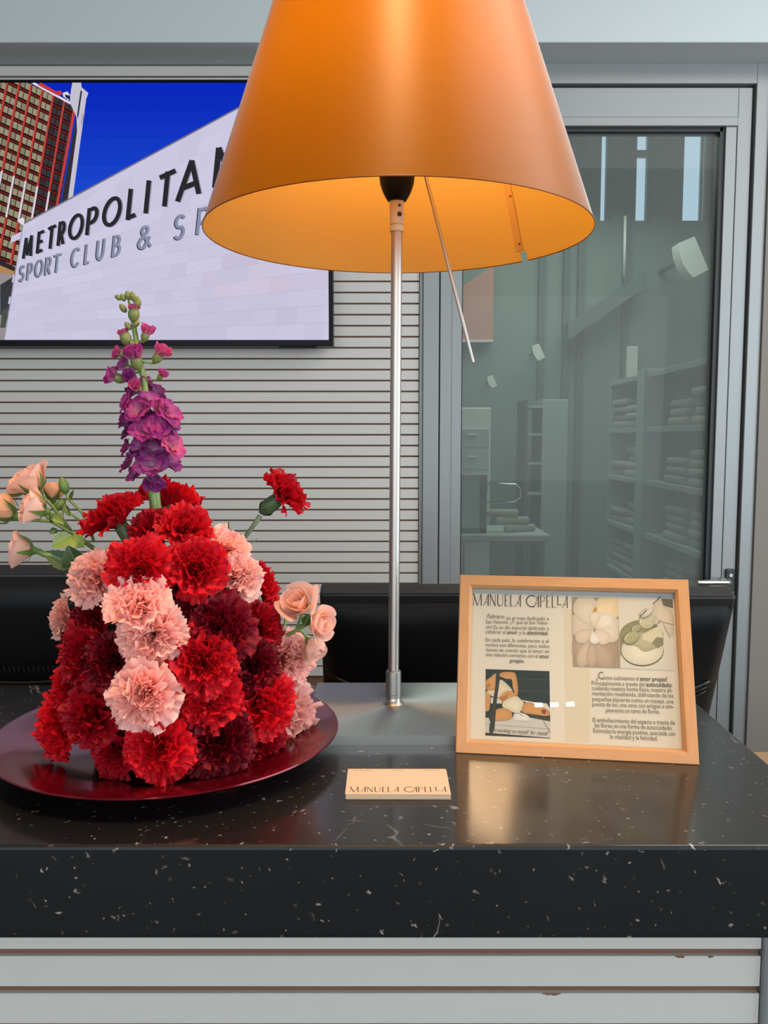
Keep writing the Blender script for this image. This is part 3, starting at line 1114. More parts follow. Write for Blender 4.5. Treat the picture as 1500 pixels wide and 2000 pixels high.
row1 = [('M', 97, 133), ('E', 155, 180), ('T', 199, 230), ('R', 245, 272), ('O', 290, 352), ('P', 366, 414), ('O', 436, 515), ('L', 542, 580), ('I', 614, 640), ('T', 676, 740), ('A', 762, 858), ('N', 916, 1010), ]
t1 = lambda x: 100 + (808 - .47 * (x * 2.206 - 97)) / 2.206
b1 = lambda x: 100 + (893 - .372 * (x * 2.206 - 97)) / 2.206
row2 = [('S', 80, 103), ('P', 114, 138), ('O', 148, 182), ('R', 192, 217), ('T', 226, 258), ('C', 303, 340), ('L', 362, 382), ('U', 412, 446), ('B', 480, 518), ('&', 590, 650), ('S', 744, 795), ('P', 842, 900), ('A', 930, 1010)]
t2 = lambda x: 100 + (925 - .322 * (x * 2.206 - 80)) / 2.206
b2 = lambda x: 100 + (994 - .268 * (x * 2.206 - 80)) / 2.206
lay = TV.n + 1
for ch, a, c in row1:
    hgt = b1(a / 2.206) - t1(a / 2.206)
    glyph_on(TV, ch, (a / 2.206, c / 2.206), t1, b1, hgt * .155, (150, 146, 168), 0.10, lay, 2.0, 0.6)
    glyph_on(TV, ch, (a / 2.206, c / 2.206), t1, b1, hgt * .15, (40, 42, 46), 0.10, lay + 1)
for ch, a, c in row2:
    hgt = b2(a / 2.206) - t2(a / 2.206)
    glyph_on(TV, ch, (a / 2.206, c / 2.206), t2, b2, hgt * .15, (70, 72, 92), 0.10, lay, -1.6, 1.2)
    glyph_on(TV, ch, (a / 2.206, c / 2.206), t2, b2, hgt * .12, (136, 142, 166), 0.10, lay + 1)
TV.build('screen', M['screen'], tv)

# ------------------------------------------------------------------ staff desk and the monitors behind the counter
DZ = 0.73
desk = tag(empty('staff_desk', (-0.2, 1.50, 0)), 'low beige wooden staff desk behind the black counter', 'desk')
b = MB()
b.box((-1.4, -0.38, DZ - 0.03), (1.6, float(at_z(1490, 1468, DZ)[1]) - 1.50, DZ), 0.002)
b.build('desk_top', M['deskwood'], desk)
for sx in (-1.35, 1.5):
    b = MB()
    b.box((sx, -0.36, 0), (sx + 0.03, 0.26, DZ - 0.03))
    b.build('side_panel', M['deskwood'], desk)


def monitor(x, y, ztop, wd, ht, yaw, lean, label, slot_z=None):
    t = tag(empty('computer_monitor', (x, y, DZ), (0, 0, yaw)), label, 'monitor', 'monitors standing behind the counter')
    R = Matrix.Translation((0, 0, ztop - DZ)) @ Matrix.Rotation(lean, 4, 'X')      # origin at top centre of the back, back faces -y
    def put(bm_, name, mat, **kw):
        bm_.v = [tuple(R @ Vector(p)) for p in bm_.v]
        return bm_.build(name, mat, t, **kw)
    b = MB()
    b.box((-wd / 2, 0.0, -ht), (wd / 2, 0.03, 0), 0.004)
    put(b, 'screen_bezel', M['darkgrey'])
    # back shell: a shallow pillow with a recessed curved lower field
    nx, nz = 40, 40
    vs, fs = [], []
    for j in range(nz + 1):
        for i in range(nx + 1):
            u, v = i / nx * 2 - 1, j / nz
            xx, zz = u * (wd / 2 - 0.003), -0.016 - v * (ht - 0.022)
            e = min(1, (1 - abs(u)) * 9) * min(1, v * 12) * min(1, (1 - v) * 12)
            dep = 0.012 * math.sqrt(max(0, e)) + 0.02 * (1 - u * u) * math.sin(math.pi * min(1, v))
            arcv = 0.36 + 0.12 * (1 - u * u)
            if v > arcv: dep -= 0.006 * min(1, (v - arcv) * 30) * min(1, (1 - abs(u)) * 9)
            vs.append((xx, -dep, zz))
    for j in range(nz):
        for i in range(nx):
            a = j * (nx + 1) + i
            fs.append((a, a + nx + 1, a + nx + 2, a + 1))
    b = MB()
    b.add(vs, fs)
    put(b, 'back_shell', M['black'], smooth=True)

    def depth(u, v):
        e = min(1, (1 - abs(u)) * 9) * min(1, v * 12) * min(1, (1 - v) * 12)
        return 0.012 * math.sqrt(max(0, e)) + 0.02 * (1 - u * u) * math.sin(math.pi * min(1, v))
    for q in range(14):                   # fine horizontal ribs of the upper back
        v = 0.06 + q * 0.020
        b = MB()
        b.tube([(u * (wd / 2 - 0.004), -depth(u, v) + 0.0008, -0.016 - v * (ht - 0.022)) for u in [k / 10 - 1 for k in range(0, 21)]], 0.0008, 5)
        put(b, 'rib', M['black'], smooth=True)
    for q in range(4):                    # curved lines
        b = MB()
        pts = []
        for k in range(0, 25):
            u = -0.86 + 1.72 * k / 24
            v = 0.35 + 0.025 * q + 0.12 * (1 - u * u)
            d = depth(u, v) - (0.006 if q else 0.0)
            pts.append((u * wd / 2, -d - 0.0006, -0.016 - v * (ht - 0.022)))
        b.tube(pts, 0.0010 if q else 0.0018, 5)
        put(b, 'curved_rib', M['darkgrey'], smooth=True)
    b = MB()
    for q in range(26):
        u = -0.42 + 0.84 * q / 25
        v = 0.36
        b.box((u * wd / 2 - 0.0012, -depth(u, v) - 0.0012, -0.016 - v * ht - 0.009), (u * wd / 2 + 0.0012, -depth(u, v) + 0.002, -0.016 - v * ht + 0.001))
    put(b, 'vent_slots', M['darkgrey'])
    b = MB()
    b.box((-wd / 2 + 0.004, 0.001, -0.002), (wd / 2 - 0.004, 0.02, 0.0015), 0.001)
    put(b, 'top_edge', M['darkgrey'])
    b = MB()
    b.box((-0.03, 0.125, 0.01), (0.03, 0.155, ztop - DZ - ht * 0.75), 0.004)
    b.build('stand_neck', M['black'], t)
    b = MB()
    b.lathe([(0.0001, 0.018), (0.09, 0.016), (0.105, 0.008), (0.105, 0.0), (0.0001, 0.0)], 32, center=(0, 0.14, 0))
    b.build('stand_foot', M['black'], t, smooth=True, angle=0.8)
    return t


ym = 1.17
LN = math.radians(22)
xa, za = xz(624, 1144, ym)
xb = xz(1020, 1144, ym)[0]
monitor((xa + xb) / 2, ym, za - 0.0115, xb - xa, 0.33, 0.0, LN, 'black monitor seen from behind, straight behind the lamp pole')
ym2 = ym - 0.02
xc, zc2 = xz(1440, 1149, ym2)
wdm = xc - xz(1026, 1149, ym2)[0]
monitor(xc - wdm / 2, ym2, zc2 - 0.0115, wdm, 0.33, 0.0, LN, 'black monitor behind the picture frame, its ribbed corner showing on the right')
xl_, zl_ = xz(300, 1106, ym)
monitor(xl_ - 0.21, ym, zl_ - 0.0115, 0.42, 0.34, 0.0, LN, 'black monitor at the far left, behind the pale lower rose')

# ------------------------------------------------------------------ reception counter
YC0 = float(at_z(700, 1652, TOP)[1])       # front edge of the stone
YC1 = 1.012
XC1 = 0.360
zu = xz(700, 1835, YC0)[1]                # underside of the stone apron
ct = MB()
_bm = bmesh.new()
bmesh.ops.create_cube(_bm, size=1.0)
for _v in _bm.verts:
    _v.co = Vector(((XC1 - 1.6) / 2 + _v.co.x * (XC1 + 1.6), (YC0 + YC1) / 2 + _v.co.y * (YC1 - YC0), (zu + TOP) / 2 + _v.co.z * (TOP - zu)))
bmesh.ops.bevel(_bm, geom=_bm.edges[:], offset=0.0032, segments=5, affect='EDGES', profile=0.5)
_bm.verts.index_update()
ct.add([v.co for v in _bm.verts], [[v.index for v in f.verts] for f in _bm.faces])
_bm.free()
ct = ct.build('counter_top', M['marble'])
tag(ct, 'thick polished black marble counter top with white flecks', 'countertop')
YP = YC0 + 0.026
pan = tag(empty('reception_desk', (0, YP, 0)), 'grey slatted counter front with brown grooves under the marble top', 'reception desk')
XPR = xz(1484, 1930, YP)[0]
b = MB()
b.box((-1.6, 0.0045, 0.0), (XPR, YC1 - YP - 0.02, zu), 0)
b.build('core_board', M['core'], pan)
zgf = (xz(750, 1861, YP)[1])
pitch = (xz(750, 1861, YP)[1] - xz(750, 1934, YP)[1])
gv = pxm(15, YP)
b = MB()
b.box((-1.58, 0, zgf + gv / 2), (XPR, 0.0050, zu - 0.0005), 0.0005)
b.build('slat', M['laminate'], pan)
b = MB()
b.box((-1.58, 0, gv / 2), (XPR, 0.0050, pitch - gv / 2), 0.0006)
fs_me = b.mesh('slat', [M['laminate']])
for q in range(1, 30):
    inst('slat', fs_me, pan, (0, 0, zgf - q * pitch))
b = MB()
b.box((XPR + 0.0005, -0.004, 0.0), (XPR + 0.016, YC1 - YP - 0.02, zu - 0.0005), 0.003)
b.build('corner_profile', M['alu'], pan)
for (p0, p1, row) in ((1060, 1096, 1), (1318, 1336, 0), (1382, 1392, 0)):      # chipped laminate along the grooves
    x0, x1 = xz(p0, 1900, YP)[0], xz(p1, 1900, YP)[0]
    zt_ = zgf - row * pitch - gv / 2
    n = 7
    rn = random.Random(p0)
    top = [(x0 + (x1 - x0) * i / n, -0.0004, zt_ + 0.0004) for i in range(n + 1)]
    bot = [(x0 + (x1 - x0) * i / n, -0.0004, zt_ - 0.0011 * (0.4 + rn.random()) * (0.2 if i in (0, n) else 1)) for i in range(n + 1)]
    b = MB()
    b.add(top + bot, [(i, n + 1 + i, n + 2 + i, i + 1) for i in range(n)])
    b.build('chip', M['core'], pan)

# ------------------------------------------------------------------ lamp
LX, LY = 0.0102, 0.8987
lamp = tag(empty('table_lamp', (LX, LY, TOP)), 'table lamp with a big orange cone shade on a slim steel pole', 'lamp')
LEAN = 0.006                               # the pole stands a little off plumb


def lx(z): return LEAN * z


BT = 0.0095
b = MB()
n = 32
hb = 0.0903
vs, fs = [], []
for j in range(n + 1):
    for i in range(n + 1):
        x, y = (i / n * 2 - 1) * hb, (j / n * 2 - 1) * hb
        vs.append((x, y, BT + 0.0045 * math.exp(-(x * x + y * y) / (2 * 0.026 ** 2))))
for j in range(n):
    for i in range(n):
        a = j * (n + 1) + i
        fs.append((a, a + 1, a + n + 2, a + n + 1))
b.add(vs, fs)
ring = [i for i in range(n + 1)] + [(j + 1) * (n + 1) - 1 for j in range(1, n + 1)] + [n * (n + 1) + i for i in range(n - 1, -1, -1)] + [j * (n + 1) for j in range(n - 1, 0, -1)]
base_n = len(vs)
b.add([(vs[i][0], vs[i][1], vs[i][2]) for i in ring] + [(vs[i][0], vs[i][1], 0) for i in ring], [(i, i + len(ring), (i + 1) % len(ring) + len(ring), (i + 1) % len(ring)) for i in range(len(ring))])
b.build('base', M['brushed'], lamp, smooth=True, angle=0.5)
b = MB()
b.lathe([(0.012, 0.0), (0.0085, 0.0025), (0.0078, 0.006), (0.0078, 0.009)], 32, center=(0, 0, BT + 0.004))
b.build('pole_foot', M['steel'], lamp, smooth=True)
b = MB()
z0 = BT + 0.0105
b.lathe([(0.0074, 0), (0.0083, 0.001), (0.0083, 0.0035), (0.0080, 0.004), (0.0084, 0.0045), (0.0084, 0.0275), (0.0080, 0.0295), (0.0066, 0.0305), (0.0058, 0.0305)], 36, center=(lx(z0), 0, z0), cap0=True)
b.build('collar', M['collar'], lamp, smooth=True, angle=0.5)
zrim = 0.5147
zsl0 = float(at_y(773, 447, LY)[2]) - TOP
zsl1 = float(at_y(773, 392, LY)[2]) - TOP
b = MB()
b.tube([(lx(z0 + 0.03), 0, z0 + 0.03), (lx(zsl0), 0, zsl0)], 0.0058, 32)
b.build('pole', M['steel'], lamp, smooth=True, angle=0.6)
b = MB()
b.lathe([(0.0058, -0.003), (0.0072, -0.003), (0.0072, 0.002), (0.0066, 0.0025), (0.0066, 0.004), (0.0074, 0.0045), (0.0074, zsl1 - zsl0)], 36, center=(lx(zsl0), 0, zsl0))
slv = b.build('sleeve', M['sleeve'], lamp, smooth=True, angle=0.5)
for px_, py_, rr in ((780.5, 401, 0.0013), (780.3, 418, 0.0024)):
    p = at_y(px_, py_, LY - 0.007) - np.array([LX, LY, TOP])
    b = MB()
    b.tube([(p[0], -0.0078, p[2]), (p[0], -0.0055, p[2])], rr, 14)
    b.build('screw', M['gasket'], slv)
zc = zsl1
b = MB()
b.lathe([(0.0070, -0.001), (0.0100, 0.000), (0.0118, 0.003), (0.0150, 0.009), (0.0176, 0.017), (0.0186, 0.026), (0.0187, 0.045), (0.016, 0.046)], 40, center=(lx(zc), 0, zc), cap0=True)
b.build('socket_cup', M['black'], lamp, smooth=True, angle=0.6)
b = MB()
prof = [(0.012, 0.045), (0.013, 0.060), (0.020, 0.080), (0.029, 0.100), (0.031, 0.115), (0.026, 0.132), (0.014, 0.143), (0.001, 0.146)]
b.lathe(prof, 28, center=(lx(zc), 0, zc))
b.build('bulb', M['bulb'], lamp, smooth=True)
# shade
SX = 0.0043
RB, RT, SH = 0.2, 0.1135, 0.262
NS, NV = 288, 26
q0 = at_z(1018, 508, zrim + TOP)
na = math.atan2(q0[1] - LY, q0[0] - LX - SX)
rows = [0.0, 0.010, 0.0145] + [0.0145 + (SH - 0.0145) * i / (NV - 2) for i in range(1, NV - 1)]
vs, fs = [], []
for zr in rows:
    for k in range(NS):
        a = na + 2 * math.pi * (k - 2) / NS
        r_ = RB + (RT - RB) * zr / SH
        vs.append((SX + r_ * math.cos(a), r_ * math.sin(a), zrim + zr))
for j in range(len(rows) - 1):
    for k in range(NS):
        if j == 0 and k in (1, 2): continue
        if j == 1 and k in (1, 2):
            pass
        fs.append((j * NS + k, j * NS + (k + 1) % NS, (j + 1) * NS + (k + 1) % NS, (j + 1) * NS + k))
b = MB()
b.add(vs, fs)
sh = b.build('shade', M['shade'], lamp, smooth=True)
rim = MB()
pts = []
for k in range(3, NS + 2):
    a = na + 2 * math.pi * (k - 2) / NS
    pts.append((SX + RB * math.cos(a), RB * math.sin(a), zrim))
rim.tube(pts, 0.0007, 6)
rim.build('rim_edge', M['shade'], sh, smooth=True)
b = MB()                                   # overlap seam on the inside with rivets
sv = []
for zr in (0.012, 0.06, 0.12, 0.20, SH - 0.01):
    r_ = RB + (RT - RB) * zr / SH - 0.0012
    for da in (-0.052, 0.004):
        sv.append((SX + r_ * math.cos(na - da), r_ * math.sin(na - da), zrim + zr))
b.add(sv, [(2 * i, 2 * i + 1, 2 * i + 3, 2 * i + 2) for i in range(4)])
b.build('seam_strip', M['seam'], sh)
for zr in (0.020, 0.072, 0.15):
    r_ = RB + (RT - RB) * zr / SH
    ca, sa = math.cos(na + 0.012), math.sin(na + 0.012)
    b = MB()
    b.tube([(SX + (r_ + .001) * ca, (r_ + .001) * sa, zrim + zr), (SX + (r_ - .0035) * ca, (r_ - .0035) * sa, zrim + zr)], [0.0022, 0.0012], 10)
    b.build('rivet', M['rivet'], sh, smooth=True)
b = MB()                                   # spokes that carry the shade
for a in (0.4, 2.5, 4.6):
    zz = 0.20
    r_ = RB + (RT - RB) * zz / SH
    b.tube([(lx(zc), 0, zrim + 0.19), (SX + r_ * math.cos(a), r_ * math.sin(a), zrim + zz)], 0.0013, 6)
b.build('shade_carrier', M['steel'], lamp)
# dimmer rod
p0 = at_y(800, 220, LY - 0.0) - np.array([LX, LY, TOP])
p1 = at_y(924, 708, LY - 0.03) - np.array([LX, LY, TOP])
b = MB()
b.tube([tuple(p0), tuple(p1)], 0.0019, 12)
b.build('dimmer_rod', M['steel'], lamp, smooth=True, angle=0.6)

# ------------------------------------------------------------------ plate and flowers
PX, PYY, PR = -0.2095, 0.8002, 0.1640
b = MB()
b.lathe([(0.0001, 0.0045), (0.09, 0.0045), (0.115, 0.0105), (0.140, 0.0165), (PR - 0.002, 0.0212), (PR, 0.0212), (PR + 0.0006, 0.0200), (PR - 0.001, 0.0185), (0.140, 0.0145), (0.115, 0.0085), (0.094, 0.002), (0.088, 0.0), (0.0001, 0.0)], 128)
plate = b.build('plate', M['lacquer'], None, smooth=True, angle=0.9)
plate.location = (PX, PYY, TOP)
tag(plate, 'glossy wine red round plate under the flower arrangement', 'plate')

DC = np.array([-0.2085, 0.803, TOP])
DA, DZC, DCV = 0.106, 0.066, 0.176
b = MB()
b.lathe([(0.070, 0.0), (0.072, 0.05), (0.066, 0.10), (0.048, 0.15), (0.026, 0.18), (0.001, 0.188)], 28, cap0=True)
fo = b.build('floral_foam', M['foam'], None, smooth=True)
fo.location = (DC[0], DC[1], TOP + 0.0047)
tag(fo, 'dark green floral foam core hidden among the carnations on the plate', 'floral foam')


def dome_hit(px, py):
    r = ray(px, py)
    best, bt_ = 1e9, None
    for i in range(900):
        t_ = 0.5 + i * 0.0006
        p = _C + r * t_
        d = p - DC
        g_ = (d[0] ** 2 + d[1] ** 2) / DA ** 2 + (max(0, d[2] - DZC) / DCV) ** 2
        if g_ < best: best, bt_ = g_, p
        if g_ < 1: break
    p = bt_
    d = p - DC
    nrm = Vector((d[0] / DA ** 2, d[1] / DA ** 2, max(0, d[2] - DZC) / DCV ** 2 + 1.2))
    return Vector(p), nrm.normalized()


def petal_grid(b, rnd, phi, r0, z0, Lg, hw, e0, e1, ruf, kf, teeth, nu=12, nv=6, cup=0.0, mi=0, power=0.8, round_=False, twist=0.18):
    """a fan-shaped petal; phi azimuth, elevation runs from e0 at the base to e1 at the tip"""
    ca, sa = math.cos(phi), math.sin(phi)
    ph1, ph2 = rnd.uniform(0, 6.3), rnd.uniform(0, 6.3)
    r, z = r0, z0
    rows_ = []
    tw = rnd.uniform(-twist, twist)
    for j in range(nv + 1):
        v = j / nv
        el = e0 + (e1 - e0) * v ** power
        if j:
            r += math.cos(el) * Lg / nv
            z += math.sin(el) * Lg / nv
        row = []
        for i in range(nu + 1):
            u = i / nu * 2 - 1
            if round_: wd = hw * (0.16 + 0.84 * math.sin(math.pi * (0.02 + 0.88 * v)) ** 0.75)
            else: wd = hw * (0.13 + 0.87 * v ** 1.1)
            off = ruf * (v ** 1.2 * 0.8 * math.sin(kf * u * 3.14 + ph1) + (0.55 if round_ else 0.75) * v ** (1.6 if round_ else 3.5) * math.sin(kf * (2.1 if round_ else 2.7) * u * 3.14 + ph2)) + cup * u * u * v + tw * u * v * hw
            s_ = -(1 - math.cos(u * 0.9)) * Lg * (0.35 if not round_ else 0.22) * v        # the outline is an arc
            if j == nv and teeth:
                s_ += Lg * teeth * rnd.uniform(-1.3, 1.0)
            # tangent, normal in the (radial,z) plane
            rr = r + math.cos(el) * s_ - math.sin(el) * off
            zz = z + math.sin(el) * s_ + math.cos(el) * off
            x, y = rr * ca - u * wd * sa, rr * sa + u * wd * ca
            row.append((x, y, zz))
        rows_.append(row)
    vs = [p for rw in rows_ for p in rw]
    uvs = [(i / nu, j / nv) for j in range(nv + 1) for i in range(nu + 1)]
    fs = [(j * (nu + 1) + i, j * (nu + 1) + i + 1, (j + 1) * (nu + 1) + i + 1, (j + 1) * (nu + 1) + i) for j in range(nv) for i in range(nu)]
    b.add(vs, fs, mi, uvs)


def carnation_bloom(seed):
    rnd = random.Random(seed)
    b = MB()
    D = math.radians
    #        count, elevation, length, half width, ruffle
    for li, (cnt, el, Lg, hw, rf) in enumerate(((6, -6, 1.20, 0.66, 0.11), (6, 12, 1.16, 0.62, 0.14), (6, 28, 1.10, 0.56, 0.17), (5, 44, 1.04, 0.52, 0.19), (5, 58, 0.98, 0.46, 0.19), (4, 72, 0.92, 0.40, 0.18), (3, 84, 0.86, 0.34, 0.16))):
        ph = rnd.uniform(0, 6.3)
        for k in range(cnt):
            e1 = D(el + rnd.uniform(-15, 15))
            petal_grid(b, rnd, ph + 6.283 * k / cnt + rnd.uniform(-.3, .3), 0.03 + 0.015 * (6 - li), -0.42 + 0.01 * li, Lg * rnd.uniform(.86, 1.06), hw * rnd.uniform(.85, 1.15),
                       D(72 + 2 * li), e1, rf * rnd.uniform(.7, 1.35), rnd.uniform(0.9, 1.9), 0.040, nu=22, nv=8, power=0.7, twist=0.45)
    return b.mesh('bloom', [M['red']], True)


blooms = [carnation_bloom(s) for s in (3, 8, 21, 34, 55, 77)]
b = MB()
b.lathe([(0.05, -1.30), (0.11, -1.22), (0.17, -1.12), (0.235, -0.95), (0.25, -0.75), (0.235, -0.52), (0.22, -0.40)], 14)
for k in range(5):                          # teeth of the calyx
    a = 6.283 * k / 5
    b.add([(0.22 * math.cos(a - .6), 0.22 * math.sin(a - .6), -0.40), (0.22 * math.cos(a + .6), 0.22 * math.sin(a + .6), -0.40), (0.27 * math.cos(a), 0.27 * math.sin(a), -0.20)], [(0, 1, 2)])
for k in range(4):                          # bracts at its foot
    a = 6.283 * k / 4 + .3
    b.add([(0.14 * math.cos(a - .7), 0.14 * math.sin(a - .7), -1.24), (0.14 * math.cos(a + .7), 0.14 * math.sin(a + .7), -1.24), (0.27 * math.cos(a + .35), 0.27 * math.sin(a + .35), -1.02), (0.255 * math.cos(a), 0.255 * math.sin(a), -0.88), (0.27 * math.cos(a - .35), 0.27 * math.sin(a - .35), -1.02)], [(0, 1, 2, 3, 4)])
calyx_me = b.mesh('calyx', [M['calyx']], True)
b = MB()
b.tube([(0, 0, -1.26), (0, 0, -2.6)], 0.065, 8)
stem_me = b.mesh('stem', [M['stemdark']], True)

#  kind, px, py, radius px, direction bias (x, y, z) or None, push in metres, label
CARN = [
    ('red', 222, 1008, 62, (-.5, -.05, .75), .02, 'scarlet carnation at upper left of the dome, its green calyx showing below it'),
    ('red', 332, 972, 56, (.15, .25, .9), -.035, 'scarlet carnation right behind the green stock stem, highest in the dome'),
    ('red', 362, 1030, 54, (.15, -.5, .85), .0, 'scarlet carnation just right of the foot of the stock stem'),
    ('red', 268, 1106, 60, (-.15, -.95, .4), .012, 'large scarlet carnation facing front, left of the upper front pair'),
    ('red', 384, 1108, 60, (.2, -.95, .35), .008, 'large scarlet carnation facing front, right of the upper front pair'),
    ('pink', 444, 1066, 44, (.4, -.3, .85), .0, 'pale pink carnation at upper right, below the lone red carnation on its long stem'),
    ('pink', 468, 1126, 46, (.6, -.75, .3), .005, 'pale pink carnation right of the upper front scarlet pair'),
    ('red', 512, 1138, 42, (.85, -.2, .4), -.01, 'scarlet carnation at the right edge, peeping out behind the upper pink ones'),
    ('pink', 182, 1128, 56, (-.55, -.8, .25), .008, 'salmon pink carnation at upper left beside the rose leaves'),
    ('pink', 124, 1204, 40, (-.9, -.3, .1), .0, 'salmon pink carnation on the left edge before the black monitor'),
    ('pink', 268, 1180, 60, (-.1, -.75, .65), .014, 'lilac tinged pink carnation in the centre, under the upper scarlet pair'),
    ('pink', 298, 1240, 62, (.1, -.95, .05), .010, 'fullest pink carnation in the centre of the dome'),
    ('dark', 180, 1206, 48, (-.4, -.8, .4), -.012, 'burgundy carnation between the two pink ones on the left'),
    ('crimson', 160, 1278, 58, (-.6, -.75, .2), .0, 'deep crimson carnation on the left, below the pink edge bloom'),
    ('dark', 215, 1292, 54, (-.25, -.95, .1), .002, 'burgundy carnation left of the lower pink centre bloom'),
    ('dark', 432, 1226, 66, (.35, -.8, .5), .004, 'wide burgundy carnation at middle right'),
    ('dark', 392, 1180, 44, (.1, -.8, .6), -.010, 'small burgundy carnation tucked under the right scarlet front bloom'),
    ('crimson', 512, 1222, 46, (.7, -.5, .45), -.008, 'crimson carnation on the right, behind the wide burgundy one'),
    ('red', 396, 1290, 64, (.15, -.9, .45), .010, 'scarlet carnation in the middle, right of the pink centre bloom'),
    ('dark', 502, 1302, 52, (.6, -.75, .2), .002, 'burgundy carnation at right, left of the pink side bloom'),
    ('pink', 564, 1284, 54, (.6, -.75, .12), .010, 'pink carnation at the right edge, below the peach spray roses'),
    ('pink', 280, 1358, 66, (-.1, -.95, -.05), .016, 'pink carnation low in the centre, above the bottom scarlet one'),
    ('red', 408, 1362, 62, (.1, -1, .1), .006, 'scarlet carnation low in the middle, right of the low pink bloom'),
    ('red', 516, 1378, 66, (.55, -.85, .05), .010, 'large scarlet carnation at lower right'),
    ('pink', 572, 1396, 58, (.72, -.65, .0), .004, 'pink carnation low on the right edge, above the plate'),
    ('red', 116, 1420, 64, (-.75, -.6, .05), .004, 'scarlet carnation low on the left edge, above the plate'),
    ('crimson', 176, 1400, 60, (-.45, -.9, .1), .004, 'crimson carnation at lower left, left of the low pink bloom'),
    ('red', 132, 1342, 46, (-.85, -.5, .15), -.006, 'small scarlet carnation on the left edge, between crimson ones'),
    ('crimson', 224, 1470, 50, (-.3, -.95, -.2), -.006, 'crimson carnation at the bottom, left of the bottom scarlet bloom'),
    ('red', 310, 1462, 66, (-.05, -1, -.02), .010, 'large scarlet carnation at the bottom front, nearest the plate rim'),
    ('dark', 430, 1452, 68, (.2, -1, .0), .008, 'large burgundy carnation at the bottom, with dark curled petals'),
    ('crimson', 510, 1448, 52, (.55, -.85, -.15), -.006, 'crimson carnation at bottom right, under the large scarlet one'),
    ('dark', 250, 1412, 46, (-.1, -1, .0), -.014, 'burgundy carnation deep between the low pink and the crimson blooms'),
    ('red', 340, 1385, 44, (.0, -1, .0), -.02, 'scarlet carnation deep in the gap right of the low pink bloom'),
    ('dark', 330, 1130, 44, (.0, -.9, .5), -.02, 'burgundy carnation deep between the upper scarlet pair'),
    ('crimson', 300, 1030, 44, (-.1, -.6, .7), -.015, 'dark red carnation deep below the stock stem'),
]
rnd = random.Random(99)
for i, (kind, px_, py_, rp, bias, push, label) in enumerate(CARN):
    p, nrm = dome_hit(px_, py_)
    d = Vector(bias).normalized() if bias else nrm
    d = (d * 0.75 + nrm * 0.25).normalized()
    R = pxm(rp, p.y - push)
    # keep the bloom on its line of sight while it moves in or out
    rv = Vector(ray(px_, py_)).normalized()
    p = p - rv * push
    q = d.to_track_quat('Z', 'Y')
    t = empty('carnation', p)
    t.rotation_mode = 'QUATERNION'
    t.rotation_quaternion = q @ Matrix.Rotation(rnd.uniform(0, 6.28), 4, 'Z').to_quaternion()
    t.scale = (R, R, R)
    tag(t, label, 'carnation', 'carnations in the flower arrangement')
    inst('bloom', blooms[i % len(blooms)], t, mat=M[kind])
    inst('calyx', calyx_me, t)
    inst('stem', stem_me, t)

# the lone carnation on its long stem
p = Vector(at_y(557, 964, 0.84))
R = pxm(50, 0.84)
d = Vector((.72, -.12, .55)).normalized()
t = empty('carnation', p)
t.rotation_mode = 'QUATERNION'
t.rotation_quaternion = d.to_track_quat('Z', 'Y')
t.scale = (R, R, R)
tag(t, 'lone scarlet carnation on a long bare stem standing out at the right of the dome', 'carnation', 'carnations in the flower arrangement')
inst('bloom', blooms[1], t, mat=M['red'])
inst('calyx', calyx_me, t, scale=(1.25, 1.25, 1.0))
iq = t.rotation_quaternion.inverted()
b = MB()
pw = [Vector(at_y(*c, 0.84)) for c in ((508, 1008), (494, 1028), (478, 1050), (455, 1085))]
b.tube([iq @ ((q_ - p) / R) for q_ in pw], [.11, .09, .085, .085], 8)
b.build('stem', M['stemdark'], t, smooth=True)
for cs in (((474, 1056), (486, 1060), (498, 1057), (503, 1051)), ((452, 1044), (447, 1032), (446, 1022), (450, 1013))):
    b = MB()
    b.tube([iq @ ((Vector(at_y(*c, 0.84)) - p) / R) for c in cs], [.05, .045, .03, .008], 6)
    b.build('leaf', M['stemdark'], t, smooth=True)


# ---- stock (tall magenta flower spike)
def floret_mesh(seed, cnt, layers, elev, ruf, name='floret'):
    rnd = random.Random(seed)
    b = MB()
    for li in range(layers):
        ph = rnd.uniform(0, 6.3)
        for k in range(cnt):
            el = math.radians(elev + 26 * li + rnd.uniform(-14, 14))
            petal_grid(b, rnd, ph + 6.283 * k / cnt + rnd.uniform(-.2, .2), 0.05, -0.25 + 0.05 * li, (1.08 - 0.22 * li) * rnd.uniform(.9, 1.05), (0.56 - 0.12 * li) * rnd.uniform(.9, 1.12), math.radians(70), el, ruf, rnd.uniform(.6, 1.2), 0.0, nu=8, nv=6, round_=True, power=.6)
    return b.mesh(name, [M['magenta']], True)


open_f = [floret_mesh(s, 5, 2, 2, 0.09) for s in (2, 5, 9, 13)]
half_f = [floret_mesh(s, 5, 2, 52, 0.06) for s in (4, 6, 7)]
b = MB()
b.lathe([(0.02, -0.95), (0.10, -0.88), (0.30, -0.62), (0.36, -0.35), (0.30, -0.1)], 12)
cup_me = b.mesh('calyx', [M['budgreen']], True)
b = MB()
b.lathe([(0.02, -1.0), (0.35, -0.85), (0.62, -0.4), (0.66, 0.05), (0.50, 0.55), (0.25, 0.88), (0.02, 1.0)], 12)
bud_me = b.mesh('bud', [M['budgreen']], True)

